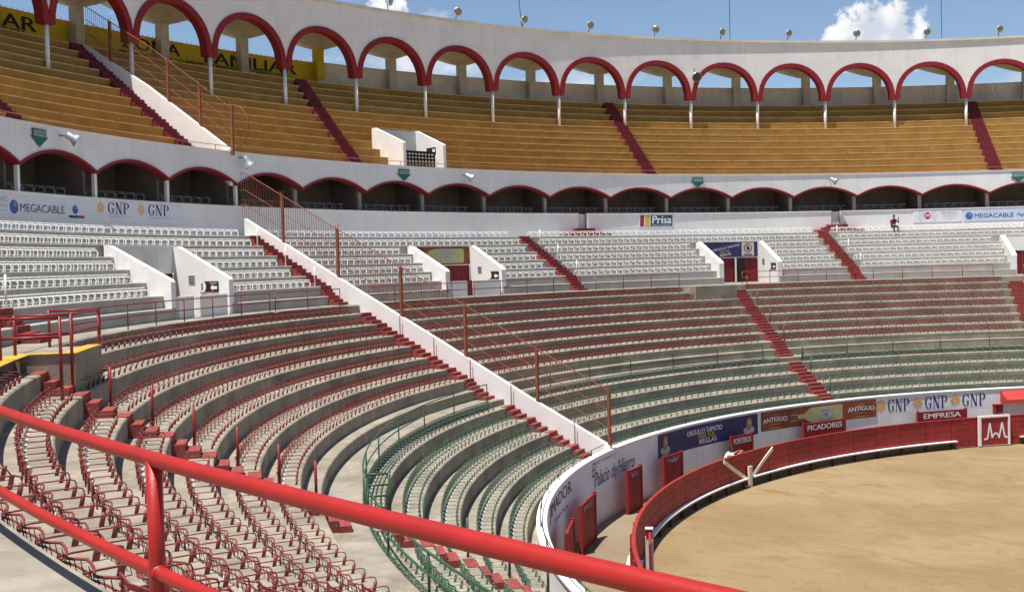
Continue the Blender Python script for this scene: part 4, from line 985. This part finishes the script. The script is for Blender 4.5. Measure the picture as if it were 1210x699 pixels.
for i, (ts, tt) in enumerate(((67.6, 66.75), (63.15, 62.25), (58.7, 57.9))):
    o = empty('painted_advert', P(29.75, tt, 1.6), '%s of three painted GNP adverts with orange sun on the ring wall' % ('left', 'middle', 'right')[i] + (' one' if False else ''), 'advert', 'GNP adverts on the ring wall')
    f = wallmap(29.75, ts); w = MB(); sun_mark(w, f, 0, 2.04, .34); w.build('sun_mark', 'sun_orange', o)
    f = wallmap(29.75, tt); w = MB(); glyphs(w, f, 'GNP', 0, 1.45, 1.68, 2.33)
    w.build('lettering', 'navy', o)
    w = MB(); rect(w, f, .0, 1.35, 1.60, 1.615, n=2); w.build('underline', 'print_grey', o)
# awning box and small red box at right
aw = empty('awning', P(29.5, 51.5, 1.7), 'bright red sloped awning on the ring wall at the right edge', 'awning')
MB().sweep([(29.76, 2.40), (29.76, 1.86), (29.10, 1.80), (29.12, 1.98)], 44.0, 53.6).build('canopy', 'awning_red', aw)
w = MB(); put_text(w, 'V', wallmap(29.08, 51.35), 0, .25, 1.83, 1.96); w.build('lettering', 'print_white', aw)
bx = empty('wall_box', P(29.65, 54.0, 1.2), 'small dark red box on the ring wall beside the awning', 'box')
MB().cbox(29.5, 29.755, 53.62, 54.45, 1.24, 1.68).build('case', 'shelter_red', bx); MB().cbox(29.45, 29.755, 53.55, 54.5, 1.68, 1.72).build('lid', 'shelter_red', bx)

# ------------------------------------------------------------------ advertising on the gallery parapet
def board(t0, t1, z0, z1, m, label, name='parapet_advert'):
    return MB().cbox(48.622, 48.646, t0, t1, z0, z1).build(name, m, label=label, cat='advert')
def logo_ball(f, u, v, s, o):
    w = MB(); blob(w, f, u, v, s, s, n=18); w.build('ball', 'logo_blue', o)
    w = MB(); f2 = lambda a, b: f(a, b) * .9999
    for q in range(3): w.poly([f2(u - s * .7, v - s * .3 + q * s * .3), f2(u - s * .1, v + s * .1 + q * s * .28), f2(u + s * .75, v + s * .05 + q * s * .25), f2(u + s * .1, v + s * .22 + q * s * .26)])
    w.build('swirl', 'banner_blue_pale', o)
def megacable(t0, label, wd):
    o = board(t0 - deg(wd / 48.63), t0, 11.82, 12.60, 'banner_blue_pale' if wd < 4.9 else 'banner_white', label); f = wallmap(48.616, t0)
    logo_ball(f, .36, 12.18, .25, o)
    w = MB(); put_text(w, 'MEGACABLE', f, .72, 3.35, 12.03, 12.32, bold=.004); w.build('lettering', 'print_ink' if wd > 4.9 else 'navy', o)
    if wd > 4.9:
        logo_ball(f, 4.0, 12.22, .17, o); w = MB(); rect(w, f, 3.6, 4.15, 11.9, 12.0); w.build('small_print', 'navy', o); w = MB(); rect(w, f, 4.15, 4.55, 11.9, 12.0); w.build('small_print', 'print_red', o)
    else:
        w = MB(); put_text(w, 'MegaRed', f, 3.55, 4.5, 12.0, 12.3, shear=.3); w.build('small_print', 'navy', o)
megacable(123.75, 'pale MEGACABLE advert board on the gallery parapet at the left', 5.1)
megacable(43.05, 'blue MEGACABLE advert board on the gallery parapet at the right', 4.8)
o = board(110.9, 117.75, 11.82, 12.64, 'banner_white', 'pale board with two GNP marks on the gallery parapet at the left')
for ts, tt in ((117.17, 116.65), (114.13, 113.6)):
    f = wallmap(48.616, ts); w = MB(); sun_mark(w, f, 0, 12.36, .26); w.build('sun_mark', 'sun_orange', o)
    f = wallmap(48.616, tt); w = MB(); glyphs(w, f, 'GNP', 0, 1.45, 12.14, 12.60); w.build('lettering', 'navy', o)
    w = MB(); put_text(w, 'Grupo Nacional Provincial', f, .05, 1.4, 12.0, 12.08); w.build('small_print', 'print_grey', o)
for t0, lab in ((127.35, 'pale MILENIO advert cut by the left edge on the gallery parapet'), (47.2, 'pale advert with round red M mark on the gallery parapet')):
    o = board(t0 - 4.0, t0, 11.82, 12.62, 'banner_white', lab); f = wallmap(48.616, t0)
    w = MB(); blob(w, f, 1.0, 12.26, .24, .24, n=18); w.build('disc', 'print_red', o)
    w = MB(); put_text(w, 'M', lambda u, v: f(u, v) * .9999, .87, 1.13, 12.15, 12.38, bold=.02); w.build('letter', 'print_white', o)
    w = MB()
    for s_ in (-1, 1):
        for rr in (.36, .48, .6):
            for q in range(5):
                a0 = -.7 + q * .28; a1 = a0 + .28; w.poly([f(1.0 + s_ * rr * cos(a0), 12.26 + rr * sin(a0)), f(1.0 + s_ * rr * cos(a1), 12.26 + rr * sin(a1)), f(1.0 + s_ * (rr + .025) * cos(a1), 12.26 + (rr + .025) * sin(a1)), f(1.0 + s_ * (rr + .025) * cos(a0), 12.26 + (rr + .025) * sin(a0))])
    w.build('arcs', 'print_grey', o)
    w = MB(); put_text(w, 'MILENIO', f, 1.95, 3.1, 12.34, 12.52, bold=-.006); put_text(w, 'JALISCO', f, 2.1, 3.0, 12.12, 12.26, bold=-.006); rect(w, f, 2.3, 2.9, 12.02, 12.04); w.build('lettering', 'print_grey', o)
o = board(68.05, 71.15, 11.84, 12.62, 'banner_white', 'Prisa paint board with red, yellow and blue blocks on the gallery parapet'); f = wallmap(48.616, 71.15)
for u0, u1, m in ((.06, .40, 'print_red'), (.46, .80, 'print_yellow'), (.86, 2.58, 'print_teal')):
    w = MB(); nn = 1 if u1 - u0 < .5 else 8
    for i in range(nn):
        a0 = u0 + (u1 - .05 - u0) * i / nn; a1 = u0 + (u1 - .05 - u0) * (i + 1) / nn; w.poly([f(a0, 11.88), f(a1, 11.88), f(a1 + .05, 12.60), f(a0 + .05, 12.60)])
    w.build('block', m, o)
w = MB(); q = lambda u, v: f(u, v) * .9999; put_text(w, 'Prisa', q, .98, 2.42, 12.06, 12.56, bold=.016, shear=.1); put_text(w, 'PINTURAS', q, 1.0, 2.4, 11.91, 11.98, bold=.01); w.build('lettering', 'print_white', o)
# green arrow signs under the upper rim
for t, l in ((121.4, 'at the far left'), (92.2, 'below the white entrance box'), (65.8, 'right of the Prisa board'), (38.7, 'at the right edge')):
    f = wallmap(48.60, t); out = [(-.42, 15.05), (.42, 15.05), (.38, 14.78), (.52, 14.78), (0, 14.40), (-.52, 14.78), (-.38, 14.78)]
    ro, tg = ring_frame(t); o = MB().slab([f(*p) for p in out], ro * .03).build('arrow_sign', 'sign_green', label='green down arrow sign on the white scalloped band ' + l, cat='sign')
    w = MB(); f = wallmap(48.592, t); put_text(w, 'SALIDA DE', f, -.34, .34, 14.9, 15.0); put_text(w, 'EMERGENCIA', f, -.34, .34, 14.78, 14.87); w.build('lettering', 'print_white', o)

# ------------------------------------------------------------------ lamps, loudspeakers, masts
FL = [('leftmost', 91.67)] + [(None, 86.22 - 5.42 * i) for i in range(10)]
names = ['at the left end of the cornice', 'left of the thin leaning mast', 'just left of the leaning mast', 'right of the leaning mast', 'fifth from the left', 'sixth from the left', 'left of the middle mast', 'left edge of the big cloud', 'in front of the big cloud', 'right of the big cloud', 'nearest the right edge']
for (q, t), nm in zip(FL, names):
    ro, tg = ring_frame(t); o = empty('floodlight', P(56.3, t, 25.62), 'round floodlight on the arcade cornice, ' + nm, 'floodlight', 'floodlights on the cornice')
    yaw = random.uniform(-.5, .5); ax = (-ro * cos(yaw) + tg * sin(yaw) - Zv * .25).normalized(); c = P(56.0, t, 26.22)
    MB().tube([P(56.3, t, 25.6) + tg * -.5, P(56.25, t, 25.66), P(56.2, t, 25.85), c + ax * -.22], .035, 6).build('bracket', 'dark_metal', o)
    h = MB().lathe([(.06, -.30), (.12, -.26), (.15, -.12), (.24, 0.0), (.275, .05), (.275, .09)], c, ax, 16).build('lamp_housing', 'lamp_metal', o, smooth=True)
    MB().lathe([(.25, .091), (.12, .12), (.01, .13)], c, ax, 16).build('lens', 'lamp_glass', h)
for t, z, lab, kind in ((106.2, 14.95, 'conical metal lamp hanging at the top of the dividing fence', 0), (119.9, 14.9, 'metal lamp on the white band right of the green arrow at far left', 1), (86.9, 14.82, 'round lamp on the white band right of the green arrow sign', 1), (54.2, 14.85, 'round lamp on the white band above the person in dark red', 1)):
    ro, tg = ring_frame(t); o = empty('wall_lamp', P(48.6, t, z - .2), lab, 'lamp', 'lamps on the white band'); ax = (-ro * .6 - tg * .6 - Zv * .5).normalized() if kind else (-ro * .35 - tg * .35 - Zv * .9).normalized(); c = P(48.25, t, z)
    MB().tube([P(48.66, t, z + .05), c], .03, 6).build('bracket', 'dark_metal', o)
    h = MB().lathe([(.05, -.12), (.10, -.08), (.12, .1), (.22, .32), (.30, .45), (.30, .47)] if not kind else [(.06, -.15), (.13, -.1), (.14, .12), (.2, .2), (.24, .3), (.24, .33)], c, ax, 14).build('lamp_housing', 'lamp_metal', o, smooth=True)
    MB().lathe([(.22, .331), (.1, .34), (.01, .345)] if kind else [(.27, .44), (.1, .42), (.01, .40)], c, ax, 14).build('lens', 'lamp_glass', h)
ro, tg = ring_frame(61.6); o = empty('loudspeaker', P(55.6, 61.6, 22.6), 'dark round loudspeaker hanging in front of an arch in the middle', 'loudspeaker')
MB().lathe([(.1, -.25), (.16, -.1), (.36, .18), (.38, .22)], P(55.5, 61.6, 22.85), -ro - Zv * .3, 16).build('horn', 'lamp_metal', o, smooth=True)
MB().lathe([(.34, .221), (.1, .1), (.02, .05)], P(55.5, 61.6, 22.85), -ro - Zv * .3, 16).build('cone', 'dark_metal', o, smooth=True)
MB().tube([P(55.8, 61.6, 23.5), P(55.5, 61.6, 23.1)], .03, 5).build('bracket', 'dark_metal', o)
for t, lean, l in ((74.2, -.9, 'thin leaning mast rising above the cornice left of middle'), (57.55, .1, 'thin upright mast rising above the cornice in the middle'), (41.1, 0, 'thin upright mast rising above the cornice right of the big cloud')):
    ro, tg = ring_frame(t); o = empty('mast', P(58, t, 25.6), l, 'mast', 'masts above the cornice')
    MB().tube([P(58, t, 24.5), P(58, t, 34.5) - tg * lean], .028, 5).build('pole', 'dark_metal', o); MB().box(P(58, t, 25.3), ro * .1, tg * .1, Zv * .05).build('base_plate', 'dark_metal', o)

# ------------------------------------------------------------------ people
def person(name_label, joints, edges_, radii, root, paint, loc, yaw, mats_, hair=None):
    me = bpy.data.meshes.new('person'); me.from_pydata([Vector(j) for j in joints], edges_, [])
    o = bpy.data.objects.new('person_build', me); COL.objects.link(o)
    sk = o.modifiers.new('skin', 'SKIN'); sk.use_smooth_shade = True
    for i, rr in enumerate(radii): me.skin_vertices[0].data[i].radius = (rr, rr) if not isinstance(rr, tuple) else rr
    me.skin_vertices[0].data[root].use_root = True
    o.modifiers.new('sub', 'SUBSURF').levels = 2; o.modifiers['sub'].render_levels = 2
    bpy.context.view_layer.update(); dg = bpy.context.evaluated_depsgraph_get(); nm = bpy.data.meshes.new_from_object(o.evaluated_get(dg)); bpy.data.objects.remove(o)
    nm.name = 'person'; nm.materials.clear()
    for m in mats_: nm.materials.append(MATS[m])
    for p in nm.polygons: p.material_index = paint(p.center); p.use_smooth = True
    ob = bpy.data.objects.new('person', nm); put(ob, 'person', Vector(loc)); ob.rotation_euler = (0, 0, yaw); return tag(ob, name_label, 'person')
def hand(j, e, rr, wrist, d, side):
    d = Vector(d).normalized(); sd = d.cross(Zv).normalized() * side; wv = Vector(j[wrist]); k = len(j)
    j.append(wv + d * .05); rr.append((.035, .018)); e.append((wrist, k))
    for q, (off, ln) in enumerate(((-.033, .075), (-.011, .085), (.011, .08), (.033, .065))):
        a = len(j); j.append(wv + d * .09 + sd * off); rr.append(.009); e.append((k, a)); j.append(wv + d * (.09 + ln * .6) + sd * off - Zv * .012); rr.append(.008); e.append((a, a + 1)); j.append(wv + d * (.09 + ln) + sd * off - Zv * .035); rr.append(.007); e.append((a + 1, a + 2))
    a = len(j); j.append(wv + d * .045 - sd * .05); rr.append(.011); e.append((wrist, a)); j.append(wv + d * .085 - sd * .07 - Zv * .012); rr.append(.009); e.append((a, a + 1))
def arm(j, e, rr, sh_i, elbow, wrist, side):
    a = len(j); j.append(Vector(elbow)); rr.append(.042); e.append((sh_i, a)); j.append(Vector(wrist)); rr.append(.028); e.append((a, a + 1)); hand(j, e, rr, a + 1, Vector(wrist) - Vector(elbow), side)
# leaning on the barrier: local +y faces the sand
j = [Vector(v) for v in ((0, 0, .93), (0, .02, 1.12), (0, .10, 1.32), (0, .16, 1.44), (0, .20, 1.52), (0, .25, 1.60), (0, .27, 1.70), (0, .26, 1.76), (-.18, .14, 1.40), (.18, .14, 1.40), (-.09, 0, .90), (.09, 0, .90), (-.10, .03, .50), (.10, -.06, .50), (-.10, 0, .09), (.10, -.16, .10), (-.11, .15, .04), (.11, -.02, .04))]
e = [(0, 1), (1, 2), (2, 3), (3, 4), (4, 5), (5, 6), (6, 7), (2, 8), (2, 9), (0, 10), (0, 11), (10, 12), (11, 13), (12, 14), (13, 15), (14, 16), (15, 17)]
rr = [(.15, .11), (.14, .10), (.16, .11), .075, .055, .085, .10, .075, .062, .062, .085, .085, .06, .06, .042, .042, .035, .035]
arm(j, e, rr, 8, (-.27, .38, 1.36), (-.12, .60, 1.50), -1); arm(j, e, rr, 9, (.27, .40, 1.36), (.14, .64, 1.50), 1)
def paint1(c):
    if c.z > 1.69 or (c.z > 1.53 and c.y < .26 and abs(c.x) < .12): return 2
    if c.z > 1.50 and abs(c.x) < .12: return 0
    if c.y > .45 and c.z > 1.3: return 0
    if c.z < .95: return 3
    return 1
px = P(27.95, 94.6, 0); ro, tg = ring_frame(94.6); fd = -ro * .75 - tg * .65
person('person in white shirt with dark hair leaning on the red barrier in the alley', j, e, rr, 0, paint1, px, math.atan2(fd.y, fd.x) - pi / 2, ['skin_tan', 'cloth_white', 'hair_dark', 'cloth_dark'])
# seated on the top white row, a hand raised to the face
j = [Vector(v) for v in ((0, 0, .12), (0, .02, .30), (0, .06, .48), (0, .08, .60), (0, .10, .68), (0, .13, .76), (0, .14, .86), (0, .13, .92), (-.18, .06, .55), (.18, .06, .55), (-.09, .04, .11), (.09, .04, .11), (-.13, .44, .13), (.13, .44, .13), (-.13, .46, -.28), (.13, .46, -.28), (-.14, .60, -.34), (.14, .60, -.34))]
e = [(0, 1), (1, 2), (2, 3), (3, 4), (4, 5), (5, 6), (6, 7), (2, 8), (2, 9), (0, 10), (0, 11), (10, 12), (11, 13), (12, 14), (13, 15), (14, 16), (15, 17)]
rr = [(.17, .13), (.16, .12), (.18, .12), .08, .055, .085, .10, .075, .066, .066, .09, .09, .06, .06, .042, .042, .035, .035]
arm(j, e, rr, 8, (-.27, .30, .36), (-.20, .42, .62), -1); arm(j, e, rr, 9, (.26, .22, .30), (.14, .42, .24), 1)
def paint2(c):
    if c.z > .84 or (c.z > .72 and c.y < .10 and abs(c.x) < .12): return 2
    if c.z > .66 and abs(c.x) < .12: return 0
    if c.y > .34 and abs(c.x) < .30 and c.z > .2 and (abs(c.x) > .1): return 0
    if c.z < .17: return 3
    return 1
th = 49.6; px = P(47.25, th, 11.42); ro, tg = ring_frame(th)
person('person in dark red jacket sitting on the top white row, hand raised', j, e, rr, 0, paint2, px, math.atan2(-ro.y, -ro.x) - pi / 2, ['skin_tan', 'cloth_maroon', 'hair_dark', 'cloth_dark'])
